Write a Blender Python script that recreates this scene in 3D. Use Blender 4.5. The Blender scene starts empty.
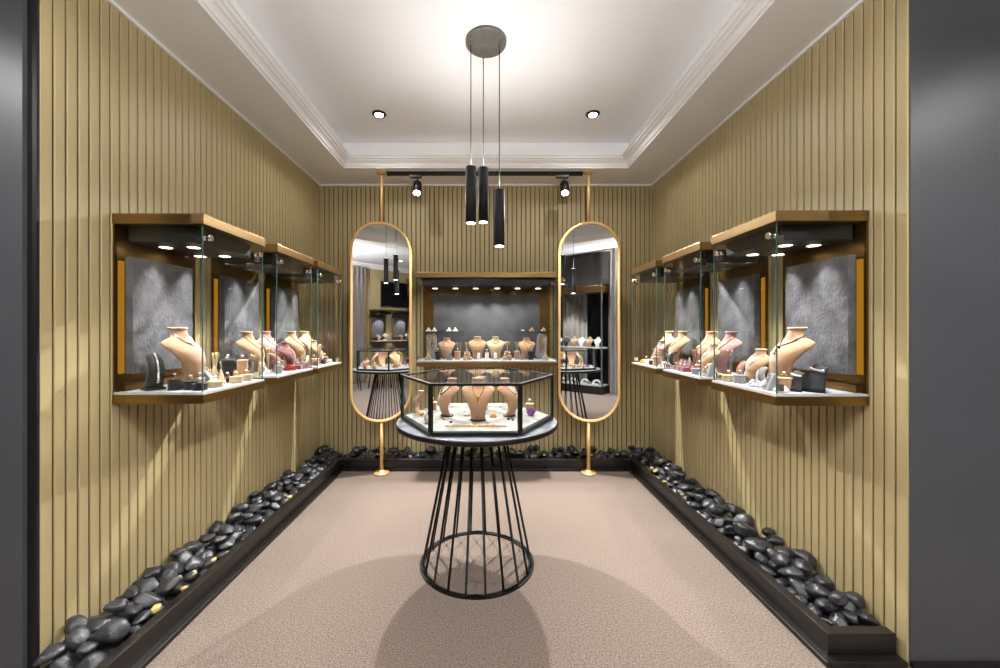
import bpy, math, random
from math import sin, cos, pi, radians, sqrt, atan2
from mathutils import Vector, Matrix, noise

S = bpy.context.scene
COL = S.collection
F = 392.0                       # focal length in pixels of a 1000 px wide frame

# ------------------------------------------------------------------ materials
MATS = {}
def new_mat(name):
    m = bpy.data.materials.new(name); m.use_nodes = True
    nt = m.node_tree; nt.nodes.clear()
    out = nt.nodes.new('ShaderNodeOutputMaterial')
    MATS[name] = m
    return m, nt, out
def srgb(c):
    return tuple(((x/255.0)/12.92 if x/255.0 <= .04045 else (((x/255.0)+.055)/1.055)**2.4) for x in c) + (1.0,)
def mat(name, rgb, rough=.5, metal=0.0, noise_scale=None, noise_amt=.15, bump=0.0, bump_scale=None, spec=.5, sheen=0.0, stretch=None, rgb2=None):
    m, nt, out = new_mat(name)
    b = nt.nodes.new('ShaderNodeBsdfPrincipled')
    b.inputs['Base Color'].default_value = srgb(rgb)
    b.inputs['Roughness'].default_value = rough
    b.inputs['Metallic'].default_value = metal
    b.inputs['Specular IOR Level'].default_value = spec
    if sheen: b.inputs['Sheen Weight'].default_value = sheen
    nt.links.new(b.outputs[0], out.inputs[0])
    tc = nt.nodes.new('ShaderNodeTexCoord')
    src = tc.outputs['Object']
    if stretch:
        mp = nt.nodes.new('ShaderNodeMapping'); mp.inputs['Scale'].default_value = stretch
        nt.links.new(src, mp.inputs[0]); src = mp.outputs[0]
    if noise_scale:
        n = nt.nodes.new('ShaderNodeTexNoise'); n.inputs['Scale'].default_value = noise_scale
        n.inputs['Detail'].default_value = 6
        nt.links.new(src, n.inputs['Vector'])
        r = nt.nodes.new('ShaderNodeValToRGB')
        c = srgb(rgb)
        c2 = srgb(rgb2) if rgb2 else tuple(x*(1-noise_amt) for x in c[:3]) + (1,)
        c1 = c if rgb2 else tuple(min(1, x*(1+noise_amt)) for x in c[:3]) + (1,)
        r.color_ramp.elements[0].color = c2; r.color_ramp.elements[0].position = .32
        r.color_ramp.elements[1].color = c1; r.color_ramp.elements[1].position = .68
        nt.links.new(n.outputs['Fac'], r.inputs[0]); nt.links.new(r.outputs[0], b.inputs['Base Color'])
    if bump:
        n2 = nt.nodes.new('ShaderNodeTexNoise'); n2.inputs['Scale'].default_value = bump_scale or 200
        n2.inputs['Detail'].default_value = 4
        nt.links.new(src, n2.inputs['Vector'])
        bp = nt.nodes.new('ShaderNodeBump'); bp.inputs['Strength'].default_value = bump
        bp.inputs['Distance'].default_value = .004
        nt.links.new(n2.outputs['Fac'], bp.inputs['Height']); nt.links.new(bp.outputs[0], b.inputs['Normal'])
    return m
def emit(name, rgb, strength):
    m, nt, out = new_mat(name)
    e = nt.nodes.new('ShaderNodeEmission'); e.inputs[0].default_value = srgb(rgb); e.inputs[1].default_value = strength
    nt.links.new(e.outputs[0], out.inputs[0]); return m
def glass(name, tint, ior=1.5, refl=1.0):
    m, nt, out = new_mat(name)
    t = nt.nodes.new('ShaderNodeBsdfTransparent'); t.inputs[0].default_value = tint + (1,)
    g = nt.nodes.new('ShaderNodeBsdfGlossy'); g.inputs['Roughness'].default_value = 0.0
    g.inputs['Color'].default_value = (refl, refl, refl, 1)
    # each sheet has two faces; only the outward side of a face reflects, so a pane gives two faint reflections
    geo = nt.nodes.new('ShaderNodeNewGeometry')
    lw = nt.nodes.new('ShaderNodeLayerWeight'); lw.inputs[0].default_value = .22
    inv = nt.nodes.new('ShaderNodeMath'); inv.operation = 'SUBTRACT'; inv.inputs[0].default_value = 1.0
    nt.links.new(geo.outputs['Backfacing'], inv.inputs[1])
    mul = nt.nodes.new('ShaderNodeMath'); mul.operation = 'MULTIPLY'
    nt.links.new(lw.outputs['Fresnel'], mul.inputs[0]); nt.links.new(inv.outputs[0], mul.inputs[1])
    mx = nt.nodes.new('ShaderNodeMixShader')
    nt.links.new(mul.outputs[0], mx.inputs[0]); nt.links.new(t.outputs[0], mx.inputs[1]); nt.links.new(g.outputs[0], mx.inputs[2])
    nt.links.new(mx.outputs[0], out.inputs[0]); return m

mat('slat', (186, 169, 126), .42, noise_scale=2.2, noise_amt=.05, stretch=(1, 1, .35))
mat('slat_gap', (74, 62, 36), .8)
mat('ceiling', (244, 244, 245), .75, spec=.2)
mat('charcoal', (78, 80, 84), .36, noise_scale=3, noise_amt=.06)
mat('black_trim', (20, 19, 20), .5)
mat('curb_black', (26, 23, 22), .3, noise_scale=14, noise_amt=.25, stretch=(.15, .15, 1))
mat('carpet', (123, 108, 98), .95, noise_scale=150, noise_amt=.55, bump=.9, bump_scale=260, spec=.1, sheen=.2)
mat('pebble', (47, 48, 53), .3, noise_scale=3, noise_amt=.55, bump=.5, bump_scale=9, spec=.7)
mat('pebble_bed', (20, 20, 21), .8, noise_scale=60, noise_amt=.5)
mat('amber_chip', (206, 180, 112), .3, noise_scale=30, noise_amt=.3)
mat('brass', (156, 127, 80), .3, 1.0, noise_scale=5, noise_amt=.12, stretch=(1, 1, 12))
mat('gold_paint', (222, 182, 120), .38, .25)
mat('bronze', (124, 97, 54), .36, 1.0, noise_scale=6, noise_amt=.2)
mat('black_box', (26, 25, 25), .35)
mat('black_metal', (18, 18, 19), .38, .3)
mat('black_matte', (22, 22, 23), .62, spec=.3)
mat('slate', (96, 96, 100), .42, noise_scale=15, noise_amt=.30, bump=1.0, bump_scale=60, stretch=(1, 1.2, .9))
mat('slate_dark', (72, 73, 76), .55, noise_scale=9, noise_amt=.2, bump=.3, bump_scale=30)
mat('plate', (190, 192, 196), .45, noise_scale=40, noise_amt=.05)
mat('chrome', (225, 226, 230), .12, 1.0)
mat('steel', (124, 122, 118), .45, .7, noise_scale=20, noise_amt=.12)
mat('velvet_beige', (160, 122, 88), .85, sheen=.5, noise_scale=30, noise_amt=.07, bump=.15, bump_scale=500)
mat('velvet_brown', (174, 132, 98), .85, sheen=.5, noise_scale=30, noise_amt=.08, bump=.15, bump_scale=500)
mat('velvet_cream', (178, 156, 120), .85, sheen=.4, noise_scale=30, noise_amt=.05)
mat('velvet_mauve', (150, 108, 106), .85, sheen=.5, noise_scale=30, noise_amt=.08)
mat('velvet_burgundy', (104, 44, 50), .8, sheen=.5, noise_scale=30, noise_amt=.1)
mat('velvet_grey', (126, 124, 128), .85, sheen=.4, noise_scale=30, noise_amt=.06)
mat('velvet_black', (24, 24, 27), .7, sheen=.1)
mat('velvet_white', (235, 232, 228), .8, sheen=.3)
mat('gold', (232, 184, 98), .2, 1.0)
mat('silver', (222, 222, 226), .16, 1.0)
mat('dark_beads', (44, 34, 30), .25)
mat('gem_red', (130, 24, 34), .1)
mat('gem_purple', (120, 78, 148), .2, noise_scale=40, noise_amt=.3)
mat('gem_rose', (206, 178, 182), .25, noise_scale=40, noise_amt=.25)
mat('gem_orange', (226, 150, 70), .25, noise_scale=30, noise_amt=.3)
mat('gem_white', (240, 238, 232), .15)
mat('stone_cloth', (128, 126, 121), .7, noise_scale=16, noise_amt=.25, bump=.5, bump_scale=60)
mat('grey_marble', (120, 122, 128), .3, noise_scale=14, noise_amt=.35, stretch=(1, 1.6, 1))
mat('mirror', (236, 238, 240), .0, 1.0)
mat('curtain_grey', (128, 122, 116), .9, sheen=.3, noise_scale=40, noise_amt=.1)
mat('curtain_dark', (52, 48, 46), .9, sheen=.2, noise_scale=40, noise_amt=.1)
mat('screen', (14, 15, 18), .08)
mat('night', (16, 20, 26), .3)
mat('chair_fabric', (70, 70, 74), .85)
mat('desk_top', (58, 52, 48), .3)
emit('lamp_white', (255, 250, 240), 30.0)
emit('lamp_soft', (255, 244, 228), 9.0)
emit('amber_led', (206, 142, 36), .42)
glass('glass', (.985, .992, .988))
mat('glass_edge', (58, 92, 86), .15)
M = MATS

# ------------------------------------------------------------------ mesh builder
class MB:
    def __init__(s): s.v = []; s.f = []; s.m = []; s.sm = []
    def add(s, vs, fs, m=0, smooth=False, X=None):
        o = len(s.v)
        s.v += [tuple(X @ Vector(p)) if X else tuple(p) for p in vs]
        for f in fs: s.f.append([i+o for i in f]); s.m.append(m); s.sm.append(smooth)
        return s
    def box(s, x0, x1, y0, y1, z0, z1, m=0, X=None):
        vs = [(x, y, z) for z in (z0, z1) for y in (y0, y1) for x in (x0, x1)]
        return s.add(vs, [(0,2,3,1),(4,5,7,6),(0,1,5,4),(2,6,7,3),(0,4,6,2),(1,3,7,5)], m, False, X)
    def prism(s, poly, z0, z1, m=0, X=None):                    # poly CCW in xy
        n = len(poly)
        vs = [(x, y, z0) for x, y in poly] + [(x, y, z1) for x, y in poly]
        fs = [tuple(range(n-1, -1, -1)), tuple(range(n, 2*n))] + [(i, (i+1) % n, n+(i+1) % n, n+i) for i in range(n)]
        return s.add(vs, fs, m, False, X)
    def lathe(s, prof, n=24, m=0, X=None, smooth=True, sy=1.0):     # prof [(r,z)] bottom to top
        vs = []; fs = []
        for r, z in prof:
            for k in range(n):
                a = 2*pi*k/n; vs.append((r*cos(a), r*sin(a)*sy, z))
        for i in range(len(prof)-1):
            for k in range(n):
                fs.append((i*n+k, i*n+(k+1) % n, (i+1)*n+(k+1) % n, (i+1)*n+k))
        s.add(vs, fs, m, smooth, X)
        o = len(s.v)-len(vs)
        if prof[0][0] > 1e-5: s.f.append([o+k for k in range(n-1, -1, -1)]); s.m.append(m); s.sm.append(False)
        if prof[-1][0] > 1e-5: s.f.append([o+(len(prof)-1)*n+k for k in range(n)]); s.m.append(m); s.sm.append(False)
        return s
    def cyl(s, p0, p1, r0, r1=None, n=16, m=0, X=None):
        if r1 is None: r1 = r0
        p0 = Vector(p0); p1 = Vector(p1); d = p1-p0
        q = d.to_track_quat('Z', 'Y').to_matrix().to_4x4(); q.translation = p0
        return s.lathe([(r0, 0), (r1, d.length)], n, m, (X @ q) if X else q)
    def tube(s, pts, r, n=8, m=0, closed=False, X=None, cap=True):
        P = [Vector(p) for p in pts]; L = len(P); vs = []; fs = []
        up = None
        for i, p in enumerate(P):
            if closed: t = P[(i+1) % L]-P[i-1]
            else: t = P[min(i+1, L-1)]-P[max(i-1, 0)]
            t.normalize()
            if up is None:
                up = Vector((0, 0, 1)) if abs(t.z) < .9 else Vector((1, 0, 0))
            a = t.cross(up)
            if a.length < 1e-4: a = t.orthogonal()
            a.normalize(); b = a.cross(t).normalized(); up = b
            rr = r[i] if isinstance(r, (list, tuple)) else r
            for k in range(n):
                an = 2*pi*k/n; vs.append(p + a*(rr*cos(an)) + b*(rr*sin(an)))
        R = L if closed else L-1
        for i in range(R):
            for k in range(n):
                j = (i+1) % L
                fs.append((i*n+k, i*n+(k+1) % n, j*n+(k+1) % n, j*n+k))
        if not closed and cap:
            fs.append(tuple(range(n-1, -1, -1))); fs.append(tuple((L-1)*n+k for k in range(n)))
        return s.add(vs, fs, m, True, X)
    def torus(s, R, r, n=24, k=8, m=0, X=None):
        return s.tube([(R*cos(2*pi*i/n), R*sin(2*pi*i/n), 0) for i in range(n)], r, k, m, True, X)
    def ball(s, c, r, n=10, m=0, sz=(1, 1, 1), X=None):
        pr = [(max(1e-6, r*sin(pi*i/(n//2+1))), -r*cos(pi*i/(n//2+1))) for i in range(n//2+2)]
        T = Matrix.Translation(c) @ Matrix.Diagonal((sz[0], sz[1], sz[2], 1))
        return s.lathe(pr, n, m, (X @ T) if X else T)
    def mesh(s, name, mats):
        me = bpy.data.meshes.new(name)
        me.from_pydata(s.v, [], s.f)
        for m in mats: me.materials.append(m if not isinstance(m, str) else M[m])
        me.polygons.foreach_set('material_index', s.m)
        me.polygons.foreach_set('use_smooth', s.sm)
        me.update()
        return me

def flat_ring(r0, r1, z0, z1, n=64):
    mb = MB()
    mb.lathe([(r1, z0), (r1, z1), (r0, z1), (r0, z0), (r1, z0)], n, smooth=False)
    mb.f = [f for f in mb.f if len(f) == 4]; mb.m = mb.m[:len(mb.f)]; mb.sm = mb.sm[:len(mb.f)]
    return mb
def link(name, data, parent=None, loc=(0, 0, 0), rz=0.0):
    o = bpy.data.objects.new(name, data); COL.objects.link(o)
    o.location = loc; o.rotation_euler = (0, 0, rz)
    if parent: o.parent = parent
    return o
def obj(name, mb, mats, parent=None, loc=(0, 0, 0), rz=0.0, bevel=0.0):
    if isinstance(mats, str): mats = [mats]
    o = link(name, mb.mesh(name, mats), parent, loc, rz)
    if bevel:
        b = o.modifiers.new('soft', 'BEVEL'); b.width = bevel; b.segments = 2; b.limit_method = 'ANGLE'; b.angle_limit = radians(40)
    return o
def struct(name, mb, mats, **k):
    o = obj(name, mb, mats, **k); o['kind'] = 'structure'; return o
SEEN = {}; WHERE = ['']
PLACE = {'Ln': 'in the near left cabinet', 'Lm': 'in the middle left cabinet', 'Lf': 'in the far left cabinet', 'Rn': 'in the near right cabinet',
         'Rm': 'in the middle right cabinet', 'Rf': 'in the far right cabinet', 'B': 'in the back cabinet'}
def tag(o, label, cat, group=None):
    if len(label.split()) > 16:
        for a, b in (('ring pot', 'pot'), ('ring cone', 'cone'), ('along the front glass', 'by the glass'), ('by the front glass', 'by the glass'), ('in the hexagonal', 'in hexagonal'),
                     ('at the front glass', 'at the glass'), ('two armed earring', 'two armed'), ('small studs and drops', 'studs'), ('pair of dangling', 'dangling'), ('in front of', 'before'), ('pair of drop', 'drop'), ('silver stone necklace', 'silver necklace'), ('stone bracelet', 'bracelet'), (' over the ', ' over '), (' of the ', ' of '), (' on the ', ' on ')):
            if len(label.split()) > 16: label = label.replace(a, b)
    if not 4 <= len(label.split()) <= 16: print('LABEL', len(label.split()), label)
    if label in SEEN and (not group or SEEN[label] != group): raise ValueError('same label: '+label)
    SEEN[label] = group or ''
    o['label'] = label; o['category'] = cat
    if not group and WHERE[0] and cat in ('jewellery stand', 'ring', 'necklace', 'earrings', 'bracelet', 'jewellery box', 'stone', 'crystal'):
        base = o.name.split('.')[0].replace('_', ' ')
        group = (base if base.endswith('s') else base[:-1]+'xes' if base.endswith('x') else base+'s')+' '+WHERE[0]
    if group: o['group'] = group
    return o
def thing(name, label, cat, loc=(0, 0, 0), rz=0.0, group=None):
    return tag(link(name, None, None, loc, rz), label, cat, group)
def dup(root, loc, rz, label, group=None):
    r = root.copy(); COL.objects.link(r); r.location = loc; r.rotation_euler = (0, 0, rz)
    tag(r, label, root['category'], group or root.get('group'))
    for ch in list(root.children):
        if ch.type == 'LIGHT': continue
        c = ch.copy(); COL.objects.link(c); c.parent = r
        for g in list(ch.children):
            d = g.copy(); COL.objects.link(d); d.parent = c
    return r
def spot(loc, target, watts, angle, blend=.5, radius=.02, color=(1, .98, .955), name='spot_lamp'):
    l = bpy.data.lights.new(name, 'SPOT'); l.energy = watts; l.spot_size = radians(angle); l.spot_blend = blend
    l.shadow_soft_size = radius; l.color = color
    o = bpy.data.objects.new(name, l); COL.objects.link(o); o.location = loc
    o.rotation_euler = (Vector(target)-Vector(loc)).to_track_quat('-Z', 'Y').to_euler()
    return o
def T(x, y, z): return Matrix.Translation((x, y, z))
def R(a, ax): return Matrix.Rotation(a, 4, ax)

# ------------------------------------------------------------------ room shell
XW = 1.633; YB = 3.855; ZC = 2.73; ZR = 2.96
YL = 1.435; YR = 1.52           # front ends of the two side walls

def slat_wall(length, h, pitch=.045, gap=.0078, depth=.007):
    """slats along local +y from 0..length, facing local +x, face at x=0, backing behind."""
    mb = MB()
    mb.box(-.07, -depth, 0, length, 0, h, 1)
    n = int(math.ceil(length/pitch - 1e-6)); c = .0018
    for i in range(n):
        a = i*pitch + gap/2; b = min((i+1)*pitch - gap/2, length)
        if b-a < .006: continue
        if i == 0: a = 0
        mb.prism([(-depth, b), (-depth, a), (-c, a), (0, a+c), (0, b-c), (-c, b)], 0, h, 0)
    return mb
struct('wall_left', slat_wall(YB-YL, ZC), ['slat', 'slat_gap'], loc=(-XW, YL, 0))
mb = slat_wall(YB-YR, ZC); mb.v = [(-x, y, z) for x, y, z in mb.v]; mb.f = [f[::-1] for f in mb.f]
struct('wall_right', mb, ['slat', 'slat_gap'], loc=(XW, YR, 0))
struct('wall_back', slat_wall(2*XW, ZC), ['slat', 'slat_gap'], loc=(XW, YB, 0), rz=-pi/2).rotation_euler = (0, 0, -pi/2)
bpy.data.objects['wall_back'].location = (-XW, YB, 0)

struct('floor', MB().box(-4.6, 4.6, -2.6, 4.0, -.1, 0), 'carpet')
# charcoal returns either side of the alcove
struct('wall_front_left', MB().box(-4.6, -1.668, 1.41, 1.55, 0, ZR), 'charcoal')
struct('trim_1', MB().box(-1.668, -XW-.0005, 1.425, YL-.0005, 0, ZC), 'black_trim')
struct('wall_front_right', MB().box(XW+.0075, 4.6, 1.515, 1.65, 0, ZR), 'charcoal')
struct('baseboard_front_right', MB().box(XW+.004, 4.6, 1.50, 1.515, 0, .022), 'black_trim')

# ceiling: lowered border (soffit), recessed tray, ceiling of the shop behind
XI = 1.267; YI = 3.475; Y0 = .95
mb = MB()
mb.box(-1.75, -XI, .7, 4.0, ZC, ZR+.12); mb.box(XI, 1.75, .7, 4.0, ZC, ZR+.12)
mb.box(-XI, XI, YI, 4.0, ZC, ZR+.12); mb.box(-XI, XI, .7, Y0, ZC, ZR+.12)
struct('ceiling_border', mb, 'ceiling')
struct('ceiling', MB().box(-XI, XI, Y0, YI, ZR, ZR+.1), 'ceiling')
mb = MB(); mb.box(-4.6, 4.6, -2.6, .7, ZR, ZR+.1); mb.box(-4.6, -1.75, .7, 1.6, ZR, ZR+.1); mb.box(1.75, 4.6, .7, 1.7, ZR, ZR+.1)
struct('ceiling_shop', mb, 'ceiling')
# crown moulding round the tray (profile: inward distance, height)
prof = [(0, ZC), (.012, ZC), (.014, ZC+.012), (.024, ZC+.016), (.028, ZC+.03), (.038, ZC+.042), (.054, ZC+.050), (.058, ZC+.058),
        (.072, ZC+.064), (.078, ZC+.078), (.086, ZC+.080), (.086, ZC+.092), (0, ZC+.092)]
def moulding(prof, x0, x1, y0, y1):
    mb = MB(); n = len(prof); vs = []
    for i, (cx, cy, sx, sy) in enumerate([(x0, y0, 1, 1), (x1, y0, -1, 1), (x1, y1, -1, -1), (x0, y1, 1, -1)]):
        for s_, z in prof: vs.append((cx+sx*s_, cy+sy*s_, z))
    fs = []
    for i in range(4):
        j = (i+1) % 4
        for k in range(n): fs.append((i*n+k, j*n+k, j*n+(k+1) % n, i*n+(k+1) % n))
    return mb.add(vs, fs)
struct('trim_2', moulding(prof, -XI, XI, Y0, YI), 'ceiling')
# thin bead where slats meet the border
mb = MB(); mb.box(-XW, -XW+.014, YL, YB, ZC-.014, ZC); mb.box(XW-.014, XW, YR, YB, ZC-.014, ZC); mb.box(-XW, XW, YB-.014, YB, ZC-.014, ZC)
struct('trim_3', mb, 'ceiling')

# planter curb round the alcove: black lip board and low plinth
def curb_run(poly_in, poly_out, z0, z1):
    return poly_in
XC = 1.345; YC = 3.62; LIP = .045; HC = .105
mb = MB()
mb.prism([(-XC-LIP, YL-.05), (-XC, YL-.05), (-XC, YC), (-XC-LIP, YC+LIP)], 0, HC)
mb.prism([(-XC-.012, YL-.05), (-XC+.035, YL-.05), (-XC+.035, YC-.035), (-XC-.012, YC+.012)], 0, .022)
struct('trim_left', mb, 'curb_black', bevel=.003)
mb = MB()
mb.prism([(XC, YR+.02), (XW-.02, YR+.02), (XW-.02, YR+.02+LIP), (XC+LIP, YR+.02+LIP), (XC+LIP, YC+LIP), (XC, YC)], .0225, HC)
tr = struct('trim_right', mb, 'curb_black', bevel=.003)
mb = MB()
mb.prism([(XC-.035, YR-.015), (XW-.01, YR-.015), (XW-.01, YR+.06), (XC+.01, YR+.06), (XC+.01, YC), (XC-.035, YC-.035)], 0, .022)
obj('plinth', mb, 'curb_black', tr, bevel=.003)
mb = MB()
mb.prism([(-XC, YC), (XC, YC), (XC+LIP, YC+LIP), (-XC-LIP, YC+LIP)], 0, HC)
mb.prism([(-XC+.035, YC-.02), (XC-.035, YC-.02), (XC-.02, YC+.01), (-XC+.02, YC+.01)], 0, .022)
struct('trim_back', mb, 'curb_black', bevel=.003)

# pebble bed and pebbles
mb = MB()
mb.box(-XW+.002, -XC-LIP, YL-.05, YB-.002, 0, .055); mb.box(XC+LIP, XW-.002, YR+.05, YB-.002, 0, .055); mb.box(-XC-LIP, XC+LIP, YC+LIP, YB-.002, 0, .075)
bed = obj('gravel', mb, 'pebble_bed'); bed['kind'] = 'stuff'; tag(bed, 'dark gravel layer under the black river stones', 'gravel')

rnd = random.Random(11)
def pebble_mesh(i):
    import bmesh
    rr = random.Random(100+i)
    bm = bmesh.new(); bmesh.ops.create_icosphere(bm, subdivisions=3, radius=1.0)
    planes = []
    for k in range(11):
        d = Vector((rr.gauss(0, 1), rr.gauss(0, 1), rr.gauss(0, 1))).normalized(); planes.append((d, rr.uniform(.55, .85)))
    off = Vector((rr.random()*50, rr.random()*50, rr.random()*50))
    for v in bm.verts:
        p = v.co.copy()
        for d, h in planes:
            e = p.dot(d)-h
            if e > 0: p -= d*e*.93
        p *= 1+.10*noise.noise(p*1.3+off)+.07*noise.noise(p*3.3+off)
        v.co = p
    bmesh.ops.smooth_vert(bm, verts=bm.verts, factor=.22, use_axis_x=True, use_axis_y=True, use_axis_z=True)
    me = bpy.data.meshes.new('river_stone'); bm.to_mesh(me); bm.free()
    for p in me.polygons: p.use_smooth = True
    me.materials.append(M['pebble']); return me
PEB = [pebble_mesh(i) for i in range(12)]
stones = []
def settle(x, y, a, c, base=.055):
    z = base + c*.7
    for (X, Y, Z, A, C) in stones:
        d2 = ((x-X)**2+(y-Y)**2)/((a+A)*.70)**2
        if d2 < 1: z = max(z, Z+(c+C)*.68*sqrt(1-d2))
    return z
def bed_spots():
    w = XW-XC-LIP
    out = []
    def lane(kind, L, n, lanes=3):
        for i in range(n):
            for k in range(lanes):
                out.append((kind, (i+.5+rnd.uniform(-.32, .32))*L/n, (k+.5+rnd.uniform(-.22, .22))*w/lanes))
    lane('L', YB-.02-YL+.04, 36, 4); lane('R', YB-.02-YR-.09, 34, 4); lane('B', 2*XC+.1, 46, 2)
    return out, w
sp, BW = bed_spots()
extra = []
for kind, L, n in (('L', YB-.05-YL+.03, 40), ('R', YB-.05-YR-.1, 42), ('B', 2*XC, 16)):
    for i in range(n): extra.append((kind, rnd.uniform(.03, .97)*L, rnd.uniform(.3, .98)*BW))
rnd.shuffle(extra)
GR = {'L': ('glossy black river stone in the bed along the slatted wall on the left', 'river stones along the left wall'),
      'R': ('glossy black river stone in the bed along the slatted wall on the right', 'river stones along the right wall'),
      'B': ('glossy black river stone in the bed along the slatted back wall', 'river stones along the back wall')}
n_st = 0; layout = []
for kind, u, t in sp+extra:
    s = rnd.uniform(.66, 1.08)*(.95 if kind == 'B' else 1)
    a = .054*s*rnd.uniform(.95, 1.3); b = .044*s; c = .034*s*rnd.uniform(.85, 1.2)
    if kind == 'L': x, y = -XC-LIP-t, YL-.03+u
    elif kind == 'R': x, y = XC+LIP+t, YR+.085+u
    else: x, y = -XC+u, YC+LIP+t*.86
    rad = (a+b)/2
    if kind != 'B': x = max(min(abs(x), XW-rad*.95), XC+LIP+rad*.95)*(1 if x > 0 else -1)
    y = min(y, YB-rad*.95)
    if kind == 'B': y = max(y, YC+LIP+rad*.9)
    if kind == 'R': y = max(y, YR+.02+LIP+rad*.95)
    if kind == 'L': y = max(y, YL-.05+rad*.9)
    z = settle(x, y, rad, c, .075 if kind == 'B' else .055)
    if z > .165: continue
    layout.append((kind, (x, y, z), (a, b, c), (rnd.uniform(-.4, .4), rnd.uniform(-.4, .4), rnd.uniform(0, 2*pi)), rnd.randrange(12)))
    stones.append((x, y, z, rad, c)); n_st += 1
# the 296 nearest the room entrance are stones of their own, the small far ones form one heap
layout.sort(key=lambda q: q[1][1]-q[2][0]*4)
for kind, p, sz, ro, k in layout[:296]:
    o = bpy.data.objects.new('river_stone', PEB[k]); COL.objects.link(o)
    o.location = p; o.scale = sz; o.rotation_euler = ro
    lab, grp = GR[kind]; tag(o, lab, 'stone', grp)
from mathutils import Euler
mb = MB()
for kind, p, sz, ro, k in layout[296:]:
    me = PEB[k]
    mb.add([v.co for v in me.vertices], [tuple(q.vertices) for q in me.polygons], 0, True, T(*p) @ Euler(ro).to_matrix().to_4x4() @ Matrix.Diagonal((*sz, 1)))
if mb.v:
    o = obj('stone_heap', mb, 'pebble'); o['kind'] = 'stuff'; tag(o, 'heap of far black river stones along the back of the bed', 'stones')
print('stones', n_st)
# pale golden chips lying between the stones and the lip
CH = pebble_mesh(77); CH.name = 'gold_chip'; CH.materials[0] = M['amber_chip']
for i in range(16):
    kind = 'LRB'[i % 3]
    u = rnd.random()
    a = rnd.uniform(.018, .03)
    if kind == 'L': x, y = -XC-LIP-a*1.1, YL+.2+u*1.9
    elif kind == 'R': x, y = XC+LIP+a*1.1, YR+.2+u*1.9
    else: x, y = (-1+2*u)*1.25, YC+LIP+a*1.1
    z = settle(x, y, a, a*.5, .055)
    o = bpy.data.objects.new('gold_chip', CH); COL.objects.link(o); o.location = (x, y, min(z, .125)); o.scale = (a, a*.7, a*.55)
    o.rotation_euler = (rnd.uniform(-.5, .5), rnd.uniform(-.5, .5), rnd.uniform(0, 6))
    w = {'L': 'left wall', 'R': 'right wall', 'B': 'back wall'}[kind]
    tag(o, 'small pale golden stone chip among the black stones along the '+w, 'stone', 'golden chips along the '+w)

# ------------------------------------------------------------------ wall cabinets
ZB = .977; DC = .40; HCAB = .833
def pane(x0, x1, y0, y1, z0, z1):
    """glass sheet, edge faces tinted (the two largest faces are clear)."""
    mb = MB().box(x0, x1, y0, y1, z0, z1)
    d = [x1-x0, y1-y0, z1-z0]; ax = d.index(min(d))
    fax = [2, 2, 1, 1, 0, 0]
    mb.m = [0 if fax[i] == ax else 1 for i in range(6)]
    return mb
def clear_back(mb):
    mb.m[4] = 0; return mb
def make_cabinet(label, L, pucks, group, loc, rz, slab='slate', slab_half=None, slab_z=(.127, .648), strips=True, slab_c=0.0):
    r = thing('display_cabinet', label, 'display cabinet', loc, rz, group)
    h = L/2
    mb = MB().prism([(0, -h), (DC, -h), (DC, h), (0, h)], 0, .040)
    obj('base_frame', mb, 'brass', r, bevel=.002)
    obj('base_plate', MB().box(.004, DC-.004, -h+.004, h-.004, .040, .050), 'plate', r)
    obj('top_frame', MB().box(0, DC, -h, h, HCAB-.046, HCAB), 'brass', r, bevel=.002)
    lb = obj('light_box', MB().box(.03, DC-.055, -h+.045, h-.045, .718, HCAB-.0465), 'black_box', r, bevel=.003)
    zp = .718
    for (px, py) in pucks:
        k = obj('puck_light', flat_ring(.026, .036, -.006, .002, 20), 'chrome', lb, (px, py, zp-.0025))
        obj('lens', MB().lathe([(.026, -.0005), (.026, .002)], 16), 'lamp_soft', k)
    gl = obj('front_glass', pane(DC-.016, DC-.010, -h+.011, h-.011, .050, HCAB-.046), ['glass', 'glass_edge'], r)
    for s in (-1, 1):
        y = s*(h-.010)
        obj('side_glass', clear_back(pane(.010, DC-.010, y-.003, y+.003, .050, HCAB-.046)), ['glass', 'glass_edge'], r)
    mb = MB().box(.001, .010, -h+.004, h-.004, .050, HCAB-.046)
    mb.box(.010, .030, -h+.03, h-.03, .050, .085)
    obj('back_panel', mb, 'bronze', r)
    sh = slab_half or h-.065
    st = obj('stone_panel', MB().box(.032, .066, slab_c-sh, slab_c+sh, *slab_z), slab, r, bevel=.002)
    obj('panel_mount', MB().box(.010, .032, slab_c-sh+.05, slab_c+sh-.05, slab_z[0]+.06, slab_z[1]-.06), 'black_box', r)
    if strips:
        s = 1 if slab_c > 0 else -1; obj('light_strip', MB().box(.010, .016, s*(h-.030)-.013, s*(h-.030)+.013, .13, .63), 'amber_led', r)
    # round hinge knobs and square clips of chrome
    for s in (-1, 1):
        kn = MB().cyl((DC-.010, s*(h-.045), .735), (DC+.004, s*(h-.045), .735), .014, n=18)
        kn.cyl((DC-.04, s*(h-.045), .735), (DC-.018, s*(h-.045), .735), .010, n=14)
        obj('hinge_knob', kn, 'chrome', r)
    for zz in (.715, .075):
        for s in (-1, 1):
            obj('glass_clip', MB().box(DC-.046, DC-.0185, s*(h-.0145)-.012 if s > 0 else s*(h-.0145), s*(h-.0145) if s > 0 else s*(h-.0145)+.012, zz-.014, zz+.014), 'chrome', r)
    return r
P4 = [(.13, -.11), (.13, .11), (.26, -.11), (.26, .11)]
LC = .48
CABW = [('left', 'near', 1.711+LC/2), ('left', 'middle', 2.322+LC/2), ('left', 'far', 2.885+LC/2),
        ('right', 'near', 1.668+LC/2), ('right', 'middle', 2.262+LC/2), ('right', 'far', 2.85+LC/2)]
CAB = {}
proto = None
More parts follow.
